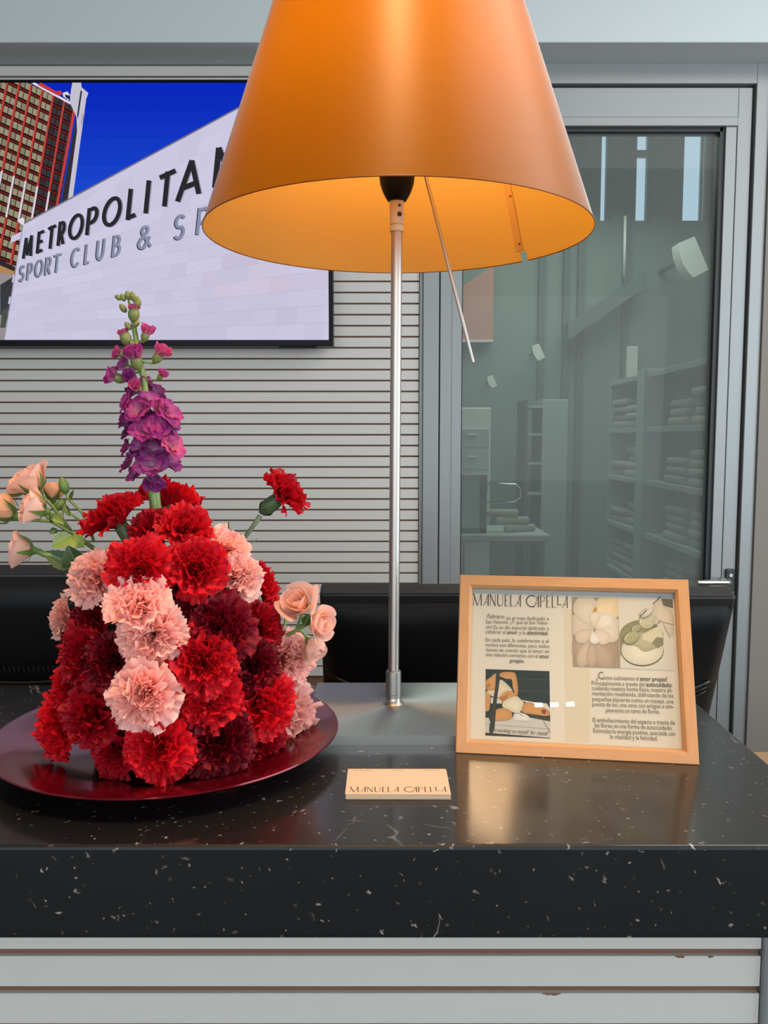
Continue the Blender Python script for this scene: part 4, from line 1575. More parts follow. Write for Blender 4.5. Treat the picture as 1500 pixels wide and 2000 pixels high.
YSK = 0.800
c3z = lambda x, y: (190 + x / 8.333, 560 + y / 8.333)
c4z = lambda x, y: (200 + x / 6.894, 740 + y / 6.894)
sb0 = Vector(at_y(309, 1040, YSK))
t = tag(empty('stock_flower', sb0), 'tall magenta stock spike with green bud tip rising from the top of the dome', 'flower')
axis_px = [(309, 1060), (306, 1000), (301, 945), (296, 880), (287, 800), (281, 740), (272, 700), (262, 640), (258, 610), (252, 590), (250, 580)]
b = MB()
b.tube([Vector(at_y(*c, YSK)) - sb0 for c in axis_px], [.0050, .0048, .0045, .0040, .0036, .0030, .0026, .0024, .0018, .0012, .0006], 10)
b.build('stem', M['stem'], t, smooth=True)
b = MB()
b.tube([Vector(at_y(*c, YSK - 0.006)) - sb0 for c in ((304, 1030), (300, 985), (293, 940))], [.0040, .0038, .0032], 10)
b.build('side_stem', M['stem'], t, smooth=True)


def axis_at(py):
    for (x0, y0), (x1, y1) in zip(axis_px, axis_px[1:]):
        if y1 <= py <= y0: return x0 + (x1 - x0) * (y0 - py) / (y0 - y1)
    return axis_px[-1][0] if py < 580 else axis_px[0][0]


def floret(px_, py_, rp, me, mat, front, name='floret', up=.25, cup=True, dirv=None):
    """front: metres in front of (or behind) the stem plane"""
    p = Vector(at_y(px_, py_, YSK - front))
    ax = Vector(at_y(axis_at(py_ + rp * 0.4), py_ + rp * 0.6, YSK))
    d = Vector(dirv).normalized() if dirv else ((p - ax).normalized() + Vector((0, 0, up))).normalized()
    R = pxm(rp * (1.35 if name == 'bud' else 1.34), YSK - front)
    o = inst(name, me, t, p - sb0, None, R, mat)
    o.rotation_mode = 'QUATERNION'
    o.rotation_quaternion = d.to_track_quat('Z', 'Y') @ Matrix.Rotation(rnd.uniform(0, 6.28), 4, 'Z').to_quaternion()
    if cup:
        inst('calyx', cup_me, o)
        b = MB()
        e = o.rotation_quaternion.inverted() @ ((ax - p) / R)
        b.tube([(0, 0, -0.9), tuple(e * 0.6 + Vector((0, 0, -.45))), tuple(e)], [.09, .08, .08], 6)
        b.build('pedicel', M['stem'], o, smooth=True)
    return o


for (x, y, rp, kd, mt, fr) in (
        (500, 130, 22, 'o', 'purple', -.004), (330, 310, 19, 'o', 'magenta', .008), (470, 420, 23, 'o', 'magenta', .016), (640, 290, 22, 'o', 'purple', .006),
        (720, 170, 17, 'o', 'purple', -.008), (330, 540, 19, 'o', 'purple', .0), (900, 440, 23, 'o', 'magenta', .010), (770, 390, 17, 'o', 'magenta', .012), (590, 690, 25, 'o', 'magenta', .018),
        (720, 660, 22, 'o', 'magenta', .016), (930, 610, 18, 'o', 'purple', .004), (350, 690, 18, 'o', 'purple', .003), (880, 760, 20, 'o', 'magenta', .006),
        (930, 910, 23, 'o', 'pinkstock', .012), (900, 1100, 24, 'o', 'purple', .006), (660, 1150, 26, 'o', 'purple', .018), (350, 1120, 19, 'o', 'purple', .006),
        (320, 920, 15, 'o', 'magenta', .004), (700, 950, 24, 'o', 'purple', .012), (500, 920, 22, 'o', 'purple', .010), (700, 1345, 25, 'h', 'purple', .012), (450, 1270, 18, 'o', 'purple', .010),
        (560, 560, 22, 'o', 'purple', .008), (760, 820, 20, 'o', 'purple', .006)):
    px_, py_ = c4z(x, y)
    me = (open_f if kd == 'o' else half_f)[rnd.randrange(len(open_f if kd == 'o' else half_f))]
    floret(px_, py_, rp, me, M[mt], fr, dirv=None if kd == 'o' else (.1, -.5, -.7), cup=False)
for (x, y, rp, mt, fr, dv) in ((800, 740, 17, 'pinkstock', .002, (.35, -.1, .9)), (1030, 1080, 21, 'pinkstock', .003, (.55, -.15, .7)), (350, 1080, 14, 'pinkstock', .004, (-.7, -.3, .3)),
                               (610, 1130, 24, 'magenta', .010, (-.1, -.35, .85)), (1050, 1430, 12, 'pinkstock', .003, (.6, -.3, .6)), (270, 1460, 20, 'magenta', .004, (-.85, -.2, .35)), (450, 1290, 17, 'purple', .004, (-.6, -.2, .5)), (560, 1480, 17, 'purple', .006, (-.2, -.6, .3)),
                               (640, 1620, 15, 'pinkstock', .010, (-.1, -.8, .4))):
    px_, py_ = c3z(x, y)
    floret(px_, py_, rp, half_f[rnd.randrange(3)], M[mt], fr, dirv=dv)
for (x, y, rx_, mt, dv) in ((345, 175, 7, 'budgreen', (-.8, 0, .35)), (420, 175, 7, 'budgreen', (-.3, -.2, .8)), (500, 140, 8, 'budgreen', (-.1, -.3, 1)), (570, 150, 8, 'budgreen', (.2, -.3, .9)), (625, 200, 7, 'budgreen', (.6, 0, .5)),
                            (655, 270, 9.5, 'budgreen', (.4, -.2, .8)), (420, 350, 8.5, 'budgreen', (-.5, -.2, .7)), (595, 440, 14, 'pinktip', (.1, -.2, .9)), (500, 640, 8, 'budgreen', (-.5, 0, .7)), (640, 600, 7, 'budgreen', (.5, .1, .7)),
                            (460, 830, 14, 'pinktip', (-.3, -.2, .9)), (585, 950, 9, 'budgreen', (-.3, -.5, .7))):
    px_, py_ = c3z(x, y)
    o = floret(px_, py_, rx_ * 0.85, bud_me, M['budgreen'], .003, 'bud', dirv=dv, cup=False)
    if mt == 'pinktip':
        o.scale = (o.scale[0] * 1.05,) * 3
        inst('petal_tip', half_f[0], o, (0, 0, 0.42), None, 0.98, M['pinkstock'])


# ---- spray roses
def rose_petal(rnd, i, n, openness):
    """one petal of a cupped rose; bud axis +z, unit radius"""
    s = i / (n - 1)                          # 0 inner .. 1 outer
    R0 = 0.20 + 0.55 * s
    H = 1.25 - 0.12 * s
    half = 1.15 - 0.25 * s
    phi = i * 2.39996
    flare = openness * (0.04 + 0.34 * s ** 2)
    nu, nv = 10, 8
    vs, uvs, fs = [], [], []
    ph = rnd.uniform(0, 6.3)
    for j in range(nv + 1):
        v = j / nv
        for k in range(nu + 1):
            u = k / nu * 2 - 1
            body = math.sin(math.pi * (0.10 + 0.52 * v)) ** 0.9
            rr = R0 * (0.25 + 0.9 * body) * (1 - 0.22 * v * (1 - s)) + flare * v ** 3 + 0.03 * math.sin(3 * u + ph) * v ** 2
            edge = max(0, abs(u) - 0.55) / 0.45
            rr += 0.05 * openness * edge * v
            zz = -0.55 + H * v * (1 - 0.16 * u * u) - flare * 0.55 * max(0, v - 0.75) * 4 * s * 0.35
            wv_ = half * (0.35 + 0.65 * math.sin(min(1, v * 1.3) * math.pi / 2)) * (1 - 0.22 * max(0, v - .7) / .3)
            a = phi + u * wv_
            vs.append((rr * math.cos(a), rr * math.sin(a), zz))
            uvs.append((k / nu, v))
    fs = [(j * (nu + 1) + k, j * (nu + 1) + k + 1, (j + 1) * (nu + 1) + k + 1, (j + 1) * (nu + 1) + k) for j in range(nv) for k in range(nu)]
    b = MB()
    b.add(vs, fs, 0, uvs)
    return b.mesh('petal', [M['peach']], True)


rr_ = random.Random(4)
rose_sets = {'tight': [rose_petal(rr_, i, 11, 0.35) for i in range(11)], 'open': [rose_petal(rr_, i, 13, 1.15) for i in range(13)]}
b = MB()
b.lathe([(0.09, -0.95), (0.17, -0.86), (0.24, -0.72), (0.27, -0.60), (0.40, -0.50), (0.3, -0.46)], 14)
hip_me = b.mesh('hip', [M['sepal']], True)
b = MB()
for k in range(5):
    a = 6.283 * k / 5
    pts = [(0.24, -0.62, .16), (0.58, -0.48, .17), (0.78, -0.20, .12), (0.92, 0.10, .05), (1.0, 0.34, .006)]
    vs = []
    for r_, z_, w_ in pts:
        for sgn in (-1, 1):
            vs.append((r_ * math.cos(a) - sgn * w_ * math.sin(a), r_ * math.sin(a) + sgn * w_ * math.cos(a), z_))
    b.add(vs, [(2 * i, 2 * i + 1, 2 * i + 3, 2 * i + 2) for i in range(4)])
sepal_me = b.mesh('sepals', [M['sepal']], True)


def rose(parent, org, px_, py_, y, rp, dv, kind, mat, sep=True):
    p = Vector(at_y(px_, py_, y))
    R = pxm(rp * 1.14, y)
    d = Vector(dv).normalized()
    o = empty('bloom', p - org, parent=parent)
    o.rotation_mode = 'QUATERNION'
    o.rotation_quaternion = d.to_track_quat('Z', 'Y') @ Matrix.Rotation(rnd.uniform(0, 6.28), 4, 'Z').to_quaternion()
    o.scale = (R, R, R)
    for me in rose_sets[kind]: inst('petal', me, o, mat=mat)
    inst('hip', hip_me, o)
    if sep: inst('sepals', sepal_me, o)
    return p - d * R * 0.9


def leaf_obj(parent, org, base, tip, wd, mat, bend, y, nrm=(0, -1, .3), name='leaf'):
    a, c = Vector(at_y(*base, y)), Vector(at_y(*tip, y - 0.006))
    ax = c - a
    L_ = ax.length
    ax.normalize()
    nn = Vector(nrm)
    nn = (nn - ax * nn.dot(ax)).normalized()
    sd = nn.cross(ax)
    nL, nW = 14, 3
    vs, fs = [], []
    for i in range(nL + 1):
        s = i / nL
        hw = wd * math.sin(math.pi * min(1, s ** 0.8)) ** 0.8 * (1 + (0.09 if i % 2 else -0.05)) if 0 < i < nL else 0.0004
        for k in range(-nW, nW + 1):
            u = k / nW
            q = a + ax * (s * L_) + sd * (u * hw) + nn * (abs(u) * hw * 0.35 - bend * s * s)
            vs.append(q - org)
    m2 = 2 * nW + 1
    for i in range(nL):
        for k in range(2 * nW):
            fs.append((i * m2 + k, i * m2 + k + 1, (i + 1) * m2 + k + 1, (i + 1) * m2 + k))
    b = MB()
    b.add(vs, fs)
    lf = b.build(name, mat, parent, smooth=True)
    b = MB()
    b.tube([a + ax * (s * L_) - nn * (bend * s * s - 0.0001) - org for s in (0, .3, .6, .95)], [.0006, .0005, .0004, .0002], 5)
    b.build('midrib', M['leaflight'], lf, smooth=True)
    return lf


c2z = lambda x, y: (x / 7.5, 890 + y / 7.5)
Y1 = 0.79
o1 = Vector(at_y(190, 1080, Y1))
t = tag(empty('spray_rose', o1), 'branching spray of peach roses and green buds reaching out at the left of the dome', 'rose')
ends = []
for (x, y, yy, rp, dv, kd, mt) in ((440, 370, Y1 - .01, 34, (-.45, -.3, .8), 'open', 'peach'), (235, 490, Y1 + .02, 20, (-.8, -.1, .3), 'tight', 'peachw'), (490, 760, Y1 - .03, 31, (-.8, -.45, .35), 'open', 'peach'),
                                   (60, 800, Y1 - .0, 31, (-.75, -.2, .5), 'tight', 'peachw'), (770, 520, Y1 + .03, 23, (-.1, .15, 1), 'tight', 'peachw'), (310, 1370, Y1 - .02, 30, (-.9, -.3, .15), 'open', 'peach')):
    e = rose(t, o1, *c2z(x, y), yy, rp, dv, kd, M[mt])
    ends.append(e)
J = Vector(at_y(*c2z(1060, 1130), Y1))       # where the twigs meet
K_ = Vector(at_y(*c2z(760, 960), Y1 - .005))


def twig(pts, r0, r1, name='twig'):
    b = MB()
    n = len(pts)
    b.tube([Vector(p) - o1 for p in pts], [r0 + (r1 - r0) * i / (n - 1) for i in range(n)], 8)
    b.build(name, M['stem'], t, smooth=True)


twig([Vector(at_y(200, 1090, Y1 + .02)), Vector(at_y(*c2z(1390, 1370), Y1)), J, K_], .0023, .0020, 'stem')
twig([J, Vector(at_y(*c2z(880, 900), Y1 - .005)), Vector(at_y(*c2z(760, 730), Y1 - .008)), ends[0]], .0017, .0015)
twig([J, Vector(at_y(*c2z(830, 1010), Y1 + .01)), Vector(at_y(*c2z(520, 760), Y1 + .02)), ends[1]], .0014, .0012)
twig([K_, ends[2]], .0018, .0016)
twig([K_, Vector(at_y(*c2z(420, 940), Y1)), ends[3]], .0016, .0015)
twig([J, Vector(at_y(*c2z(860, 840), Y1 + .015)), ends[4]], .0015, .0013)
twig([Vector(at_y(165, 1092, Y1)), Vector(at_y(*c2z(660, 1450), Y1 - .015)), ends[5]], .0024, .0030)
# green closed buds
for (x, y, rp, dv) in ((935, 440, 15, (-.25, -.1, 1)), (880, 720, 13, (-.4, -.3, -.6))):
    p = Vector(at_y(*c2z(x, y), Y1))
    o = inst('bud', bud_me, t, p - o1, None, (pxm(rp, Y1) * 1.0, pxm(rp, Y1) * 1.0, pxm(rp, Y1) * 1.15), M['sepal'])
    o.rotation_mode = 'QUATERNION'
    o.rotation_quaternion = Vector(dv).to_track_quat('Z', 'Y')
    inst('petal_tip', rose_sets['tight'][2], o, (0, 0, 0.35), None, 0.6, M['peachw'])
twig([Vector(at_y(*c2z(1380, 1270), Y1)), Vector(at_y(*c2z(1300, 1040), Y1)), Vector(at_y(*c2z(1200, 830), Y1)), Vector(at_y(*c2z(1010, 640), Y1)), Vector(at_y(*c2z(950, 540), Y1))], .0016, .0013)
twig([Vector(at_y(*c2z(1240, 1000), Y1)), Vector(at_y(*c2z(1050, 860), Y1)), Vector(at_y(*c2z(920, 760), Y1))], .0013, .0011)
for (bs, tp, wd, mt, bd) in (((1050, 1180), (745, 1330), .0072, 'leaflight', .002), ((1050, 1180), (1240, 1340), .0070, 'leaflight', .0), ((1080, 1620), (640, 1410), .0085, 'leaf', .004), ((1130, 1610), (990, 1330), .0095, 'leaf', .002), ((840, 1080), (725, 1140), .0034, 'leaf', .0),
                             ((1020, 650), (1085, 495), .0018, 'leaf', .0), ((940, 720), (1020, 890), .0030, 'leaf', .0), ((920, 800), (915, 940), .0010, 'leaf', .0), ((720, 860), (940, 990), .0035, 'leaflight', .0)):
    leaf_obj(t, o1, c2z(*bs), c2z(*tp), wd, M[mt], bd, Y1 - 0.012)

c6z = lambda x, y: (480 + x / 5.265, 1100 + y / 5.265)
Y2 = 0.80
o2 = Vector(at_y(540, 1250, Y2))
t = tag(empty('spray_rose', o2), 'smaller spray of peach pink roses at the right of the dome before the monitor', 'rose')
ends = []
for (x, y, yy, rp, dv, kd, mt) in ((545, 410, Y2 - .01, 34, (-.25, -.75, .6), 'open', 'peach'), (765, 620, Y2 - .015, 29, (.7, -.5, .05), 'open', 'peach'), (700, 880, Y2, 27, (.45, -.4, -.55), 'tight', 'peach'), (365, 470, Y2 + .01, 16, (-.5, -.3, .6), 'tight', 'peachw')):
    ends.append(rose(t, o2, *c6z(x, y), yy, rp, dv, kd, M[mt], sep=False))
for pts, r0 in (([c6z(380, 770), c6z(520, 690), c6z(620, 630)], .0019),):
    b = MB()
    P = [Vector(at_y(*c, Y2)) for c in pts] + [ends[1]]
    b.tube([q - o2 for q in P], [r0, r0, r0 * 1.1, r0 * 1.2], 8)
    b.build('stem', M['stem'], t, smooth=True)
for e, c in ((ends[0], (520, 690)), (ends[2], (520, 690)), (ends[3], (380, 770))):
    b = MB()
    q = Vector(at_y(*c6z(*c), Y2))
    b.tube([q - o2, (q + e) / 2 - o2 + Vector((0, .004, .002)), e - o2], [.0017, .0015, .0014], 8)
    b.build('twig', M['stem'], t, smooth=True)
leaf_obj(t, o2, c6z(600, 640), c6z(660, 520), .0045, M['leaf'], .0, Y2 - .022)

# ------------------------------------------------------------------ text helper (built-in font only)
def text_polys(txt, bold=False, shear=0.0):
    cu = bpy.data.curves.new('txt', 'FONT')
    cu.body = txt
    cu.size = 1.0
    cu.resolution_u = 2
    cu.shear = shear
    cu.offset = 0.022 if bold else 0.0
    ob = bpy.data.objects.new('txt', cu)
    COL.objects.link(ob)
    dg = bpy.context.evaluated_depsgraph_get()
    dg.update()
    me = bpy.data.meshes.new_from_object(ob.evaluated_get(dg))
    vs = [(v.co.x, v.co.y) for v in me.vertices]
    fs = [tuple(p.vertices) for p in me.polygons]
    bpy.data.objects.remove(ob)
    bpy.data.curves.remove(cu)
    bpy.data.meshes.remove(me)
    return vs, fs


def line_of(segs, shear=0.0, space=0.25):
    """segs: list of (text, bold); returns verts/faces starting at x=0 and the full width"""
    V, Fc, x = [], [], 0.0
    for txt, bd in segs:
        vs, fs = text_polys(txt.strip(), bd, shear)
        mn, mx = min(v[0] for v in vs), max(v[0] for v in vs)
        b0 = len(V)
        V += [(v[0] - mn + x, v[1]) for v in vs]
        Fc += [tuple(i + b0 for i in f) for f in fs]
        x += mx - mn + space
    return V, Fc, x - space


# decorated capitals of the heading: strokes (points, weight)
def heading():
    G = {}
    th, tk = 0.035, 0.075
    G['M'] = (0.80, [([(0.0, 0.94), (0.04, 1.0), (0.36, 0.0)], tk), ([(0.36, 0.0), (0.66, 1.0)], th), ([(0.66, 1.0), (0.70, 0.0)], tk), ([(0.02, 0.0), (0.12, 0.72)], th)])
    G['A'] = (0.50, [([(0.42, 0.0), (0.42, 1.0)], tk), ([(0.42, 1.0), (0.16, 0.22), (0.0, 0.0)], th), ([(0.14, 0.30), (0.42, 0.30)], th)])
    G['N'] = (0.56, [([(0.04, 0.0), (0.04, 1.0)], th), ([(0.04, 1.0), (0.46, 0.0)], tk), ([(0.46, 0.0), (0.46, 1.0)], th)])
    G['U'] = (0.58, [([(0.06, 1.0), (0.06, 0.32)] + arc(0.27, 0.30, 0.21, 0.29, 180, 270, 6)[1:], tk), (arc(0.27, 0.30, 0.21, 0.29, 270, 360, 6) + [(0.48, 1.0)], th)])
    G['E'] = (0.40, [([(0.06, 0.0), (0.06, 1.0)], tk), ([(0.06, 0.98), (0.34, 0.98)], th), ([(0.06, 0.52), (0.24, 0.52)], th), ([(0.06, 0.02), (0.34, 0.02)], th)])
    G['L'] = (0.40, [([(0.06, 0.0), (0.06, 1.0)], tk), ([(0.06, 0.02), (0.40, 0.02)], th)])
    G['l'] = (0.36, [([(0.06, 0.25), (0.06, 1.0)], tk), ([(0.06, 0.25), (0.36, 0.25)], tk * .8)])
    G['C'] = (0.66, [(arc(0.50, 0.5, 0.46, 0.49, 62, 180, 10), tk), (arc(0.50, 0.5, 0.46, 0.49, 180, 300, 10), tk), (arc(0.50, 0.5, 0.46, 0.49, 20, 62, 5), th)])
    G['P'] = (0.46, [([(0.06, 0.0), (0.06, 1.0)], tk), ([(0.06, 0.98)] + arc(0.20, 0.74, 0.20, 0.24, 90, -90, 8) + [(0.14, 0.50)], th)])
    out, x = [], 0.0
    for ch in 'MANUELA CAPElLA'.replace('ElLA', 'ELlA'):
        if ch == ' ':
            x += 0.34
            continue
        w_, st = G[ch]
        for pts, wt in st: out.append(([(p[0] + x, p[1]) for p in pts], wt))
        x += w_ + 0.05 - (0.10 if ch == 'C' else 0)
    return out, x


HEAD, HEADW = heading()


class Ink:
    """letters lying in the plane given by fn(u, v) -> point"""

    def __init__(s):
        s.b = MB()

    def text(s, segs, origin, du, dv, width, height, shear=0.0, space=0.25, align=None):
        V, Fc, wd = line_of(segs, shear, space)
        k = width / wd
        s.b.add([origin + du * (x * k) + dv * (y * height) for x, y in V], Fc)

    def head(s, origin, du, dv, width, height):
        k = width / HEADW
        for pts, wt in HEAD:
            for (x0, y0), (x1, y1) in zip(pts, pts[1:]):
                a, c = Vector((x0 * k, y0 * height)), Vector((x1 * k, y1 * height))
                L_ = (c - a).length or 1
                n_ = Vector((-(c - a).y, (c - a).x)) / L_ * (wt * height * 0.5)
                e = (c - a) / L_ * wt * height * 0.2
                q = [a + n_ - e, a - n_ - e, c - n_ + e, c + n_ + e]
                s.b.add([origin + du * p.x + dv * p.y for p in q], [(0, 1, 2, 3)])


# ------------------------------------------------------------------ picture frame
BL, BR = Vector(at_z(889, 1471, TOP)), Vector(at_z(1367, 1495, TOP))
FU = (BR - BL)
FW = FU.length
FU.normalize()
back = Vector((-FU.y, FU.x, 0))
# find the lean so that the top edge falls on its row
best = None
for i in range(400):
    ln = math.radians(6 + i * 0.06)
    V_ = back * math.sin(ln) + Vector((0, 0, 1)) * math.cos(ln)
    N_ = FU.cross(V_)
    def hit(px, py, N_=N_):
        r = Vector(ray(px, py))
        t_ = (BL - Vector(_C)).dot(N_) / r.dot(N_)
        return Vector(_C) + r * t_
    tl, tr = hit(897, 1122), hit(1345, 1131)
    err = abs((tl - BL).dot(FU)) + abs((tr - BL).dot(FU) - FW)
    if best is None or err < best[0]: best = (err, ln, V_, N_, ((tl - BL).dot(V_) + (tr - BL).dot(V_)) / 2)
_, LEANF, FV, FN, FH = best                 # FN points away from the camera
if FN.dot(Vector((0, 1, 0))) > 0: FN = -FN  # now towards the viewer
Rm = Matrix((FU, -FN, FV)).transposed().to_4x4()   # local x right, y back, z up the frame
FM = Matrix.Translation(BL) @ Rm
fr = empty('picture_frame')
fr.matrix_world = FM
tag(fr, 'beech wood picture frame holding a printed cream sheet, leaning back on the counter', 'picture frame')
FI = FM.inverted()


def fl(px, py, y=0.004):
    """pixel -> frame-local x, z on the plane local y"""
    o_ = FI @ Vector(_C)
    d_ = FI.to_3x3() @ Vector(ray(px, py))
    t_ = (y - o_.y) / d_.y
    return o_.x + d_.x * t_, o_.z + d_.z * t_


BW, FD = 0.0132, 0.013
def rail(name, pts, mat):
    b = MB()
    # pts: outer0, outer1, inner1, inner0 in x,z ; front slightly chamfered towards the picture
    f = [(x, 0.0, z) for x, z in pts]
    cx_ = [0, 0, 1, 1]
    mid = []
    o0, o1_, i1, i0 = [Vector((p[0], 0, p[1])) for p in pts]
    m0, m1 = o0.lerp(i0, 0.80), o1_.lerp(i1, 0.80)
    e0, e1 = o0.lerp(i0, 0.07), o1_.lerp(i1, 0.07)
    dn = lambda v, y: (v.x, y, v.z)
    vs = [dn(o0, 0.002), dn(o1_, 0.002), dn(e0, 0), dn(e1, 0), dn(m0, 0), dn(m1, 0), dn(i0, 0.0032), dn(i1, 0.0032), dn(i0, 0.0075), dn(i1, 0.0075), dn(o0, FD), dn(o1_, FD), dn(i0, FD), dn(i1, FD)]
    fs = [(0, 1, 3, 2), (2, 3, 5, 4), (4, 5, 7, 6), (6, 7, 9, 8), (8, 9, 13, 12), (12, 13, 11, 10), (10, 11, 1, 0), (0, 2, 4, 6, 8, 12, 10), (11, 13, 9, 7, 5, 3, 1)]
    b.add(vs, fs)
    return b.build(name, mat, fr, smooth=True, angle=0.35)


W_, H_ = FW, FH
rail('rail', [(0, 0), (W_, 0), (W_ - BW, BW), (BW, BW)], M['wood'])
rail('rail', [(W_, H_), (0, H_), (BW, H_ - BW), (W_ - BW, H_ - BW)], M['wood'])
rail('rail', [(0, H_), (0, 0), (BW, BW), (BW, H_ - BW)], M['woodv'])
rail('rail', [(W_, 0), (W_, H_), (W_ - BW, H_ - BW), (W_ - BW, BW)], M['woodv'])
b = MB()
b.box((BW * .7, 0.0088, BW * .7), (W_ - BW * .7, 0.0118, H_ - BW * .7))
b.build('backing_board', M['mount'], fr)
b = MB()
c_ = Vector((W_ / 2, FD, H_ * 0.66))
foot_w = Vector(FM @ Vector((W_ / 2, FD, 0)))
ft = FI @ (Vector((foot_w.x, foot_w.y, TOP)) + back * 0.085)
b.add([c_ + Vector((-.02, 0, 0)), c_ + Vector((.02, 0, 0)), ft + Vector((.03, 0, 0)), ft + Vector((-.03, 0, 0)), c_ + Vector((-.02, .003, 0)), c_ + Vector((.02, .003, 0)), ft + Vector((.03, .003, 0)), ft + Vector((-.03, .003, 0))],
      [(0, 1, 2, 3), (7, 6, 5, 4), (0, 4, 5, 1), (1, 5, 6, 2), (2, 6, 7, 3), (3, 7, 4, 0)])
b.build('easel_stand', M['black'], fr)
b = MB()
b.add([(BW * .8, 0.0058, BW * .8), (W_ - BW * .8, 0.0058, BW * .8), (W_ - BW * .8, 0.0058, H_ - BW * .8), (BW * .8, 0.0058, H_ - BW * .8)], [(0, 1, 2, 3)])
b.build('glass', M['picglass'], fr)
YP_ = 0.0084
zpt = fl(1100, 1163, YP_)[1]
b = MB()
b.add([(BW * .75, YP_, BW * .75), (W_ - BW * .75, YP_, BW * .75), (W_ - BW * .75, YP_, zpt), (BW * .75, YP_, zpt)], [(0, 1, 2, 3)])
sheet = b.build('printed_sheet', M['paper'], fr)


def fp(px, py, h):
    x, z = fl(px, py, YP_)
    return x, YP_ - 0.0001 - h, z


PR_ = Flat(fp, None, 0.000012, True)
c5 = lambda x, y: (900 + x / 6.25, 1140 + y / 6.25)
c6 = lambda x, y: (900 + x / 6.25, 1290 + y / 6.25)
c7 = lambda x, y: (1100 + x / 6.25, 1150 + y / 6.25)
c8 = lambda x, y: (1120 + x / 6.25, 1300 + y / 6.25)
# slightly different creams of the layout
PR_.poly([c6(1270, 0), (1152, 1295), (1152, 1450), c6(1280, 990)], (222, 208, 178))
PR_.poly([(1102, 1190), (1118, 1190), (1120, 1303), (1103, 1300)], (222, 208, 178))
# photograph 1: reclining figure in white
g6 = lambda L_: [c6(*p) for p in L_]
PR_.poly(g6([(303, 105), (1082, 130), (1095, 952), (300, 915)]), (46, 58, 56))
for yy in (220, 365): PR_.poly(g6([(690, yy), (1084, yy + 16), (1084, yy + 22), (690, yy + 6)]), (70, 84, 80))
PR_.poly(g6([(300, 700), (640, 690), (860, 700), (1094, 745), (1095, 952), (300, 915)]), (206, 200, 186))
PR_.poly(g6([(300, 880), (600, 905), (1095, 945), (1095, 952), (300, 915)]), (60, 62, 58))
PR_.poly(g6([(300, 775), (1092, 835), (1092, 842), (300, 783)]), (160, 156, 146))
PR_.poly(g6([(1000, 730), (1012, 730), (1092, 872), (1092, 892)]), (128, 126, 118))
PR_.poly(g6([(750, 640), (1090, 705), (1090, 742), (760, 665)]), (76, 70, 58))
PR_.poly(g6([(365, 450), (500, 470), (505, 525), (365, 525)]), (216, 206, 188))
PR_.poly(g6([(730, 480), (900, 510), (1050, 525), (1090, 590), (1090, 625), (900, 560)]), (218, 210, 194))
skin, skin2 = (206, 150, 92), (178, 120, 66)
PR_.poly(g6([(303, 240), (360, 210), (420, 150), (470, 170), (470, 250), (430, 380), (320, 370), (303, 330)]), skin)
PR_.poly(g6([(303, 310), (350, 270), (370, 300), (330, 345), (303, 350)]), skin2)
PR_.poly(g6([(470, 155), (540, 138), (640, 140), (672, 160), (690, 260), (702, 360), (690, 440), (650, 410), (655, 330), (640, 240), (612, 200), (560, 196), (470, 205)]), skin)
PR_.poly(g6([(303, 380), (330, 385), (362, 420), (355, 560), (345, 610), (303, 625)]), skin)
PR_.poly(g6([(455, 460), (500, 390), (600, 350), (650, 400), (700, 440), (520, 512)]), skin)
PR_.poly(g6([(470, 450), (520, 440), (590, 400), (560, 470), (500, 500)]), skin2)
PR_.poly(g6([(470, 240), (500, 232), (580, 300), (645, 385), (600, 360), (520, 390), (460, 465), (380, 440), (318, 385), (318, 365), (420, 385)]), (222, 206, 172))
PR_.poly(g6([(500, 515), (600, 455), (690, 432), (745, 490), (775, 510), (740, 600), (720, 640), (640, 640), (570, 590), (510, 580)]), (226, 214, 184))
PR_.poly(g6([(775, 510), (860, 512), (1090, 600), (1090, 692), (900, 660), (735, 640), (745, 570)]), skin)
PR_.poly(g6([(980, 600), (1040, 600), (1030, 660), (990, 640)]), (140, 70, 56))
PR_.poly(g6([(420, 600), (500, 578), (580, 590), (632, 640), (622, 725), (500, 740), (350, 740), (335, 690)]), skin)
PR_.poly(g6([(338, 640), (420, 600), (420, 735), (350, 735)]), (64, 58, 48))
PR_.poly(g6([(640, 650), (690, 605), (730, 640), (800, 655), (860, 715), (855, 745), (720, 735), (640, 735)]), (226, 220, 208))
PR_.stroke(g6([(640, 650), (700, 640), (760, 685)]), 1.0, (90, 84, 74))
PR_.poly(g6([(430, 130), (478, 140), (470, 300), (440, 470), (420, 740), (405, 890), (335, 885), (370, 700), (395, 480), (425, 300)]), (60, 64, 58))
PR_.poly(g6([(300, 885), (430, 890), (450, 912), (300, 915)]), (52, 56, 52))
# photograph 2: pale blossom, petals fanning out from the middle
g7 = lambda L_: [c7(*p) for p in L_]
PR_.poly(g7([(105, 100), (668, 115), (695, 970), (120, 950)]), (168, 150, 126))
BLO = Flat(fp, (1117.6, 1167.6, 1208.0, 1303.0), 0.000012, True)
BLO.n, BLO.gain = PR_.n + 2, 0.8


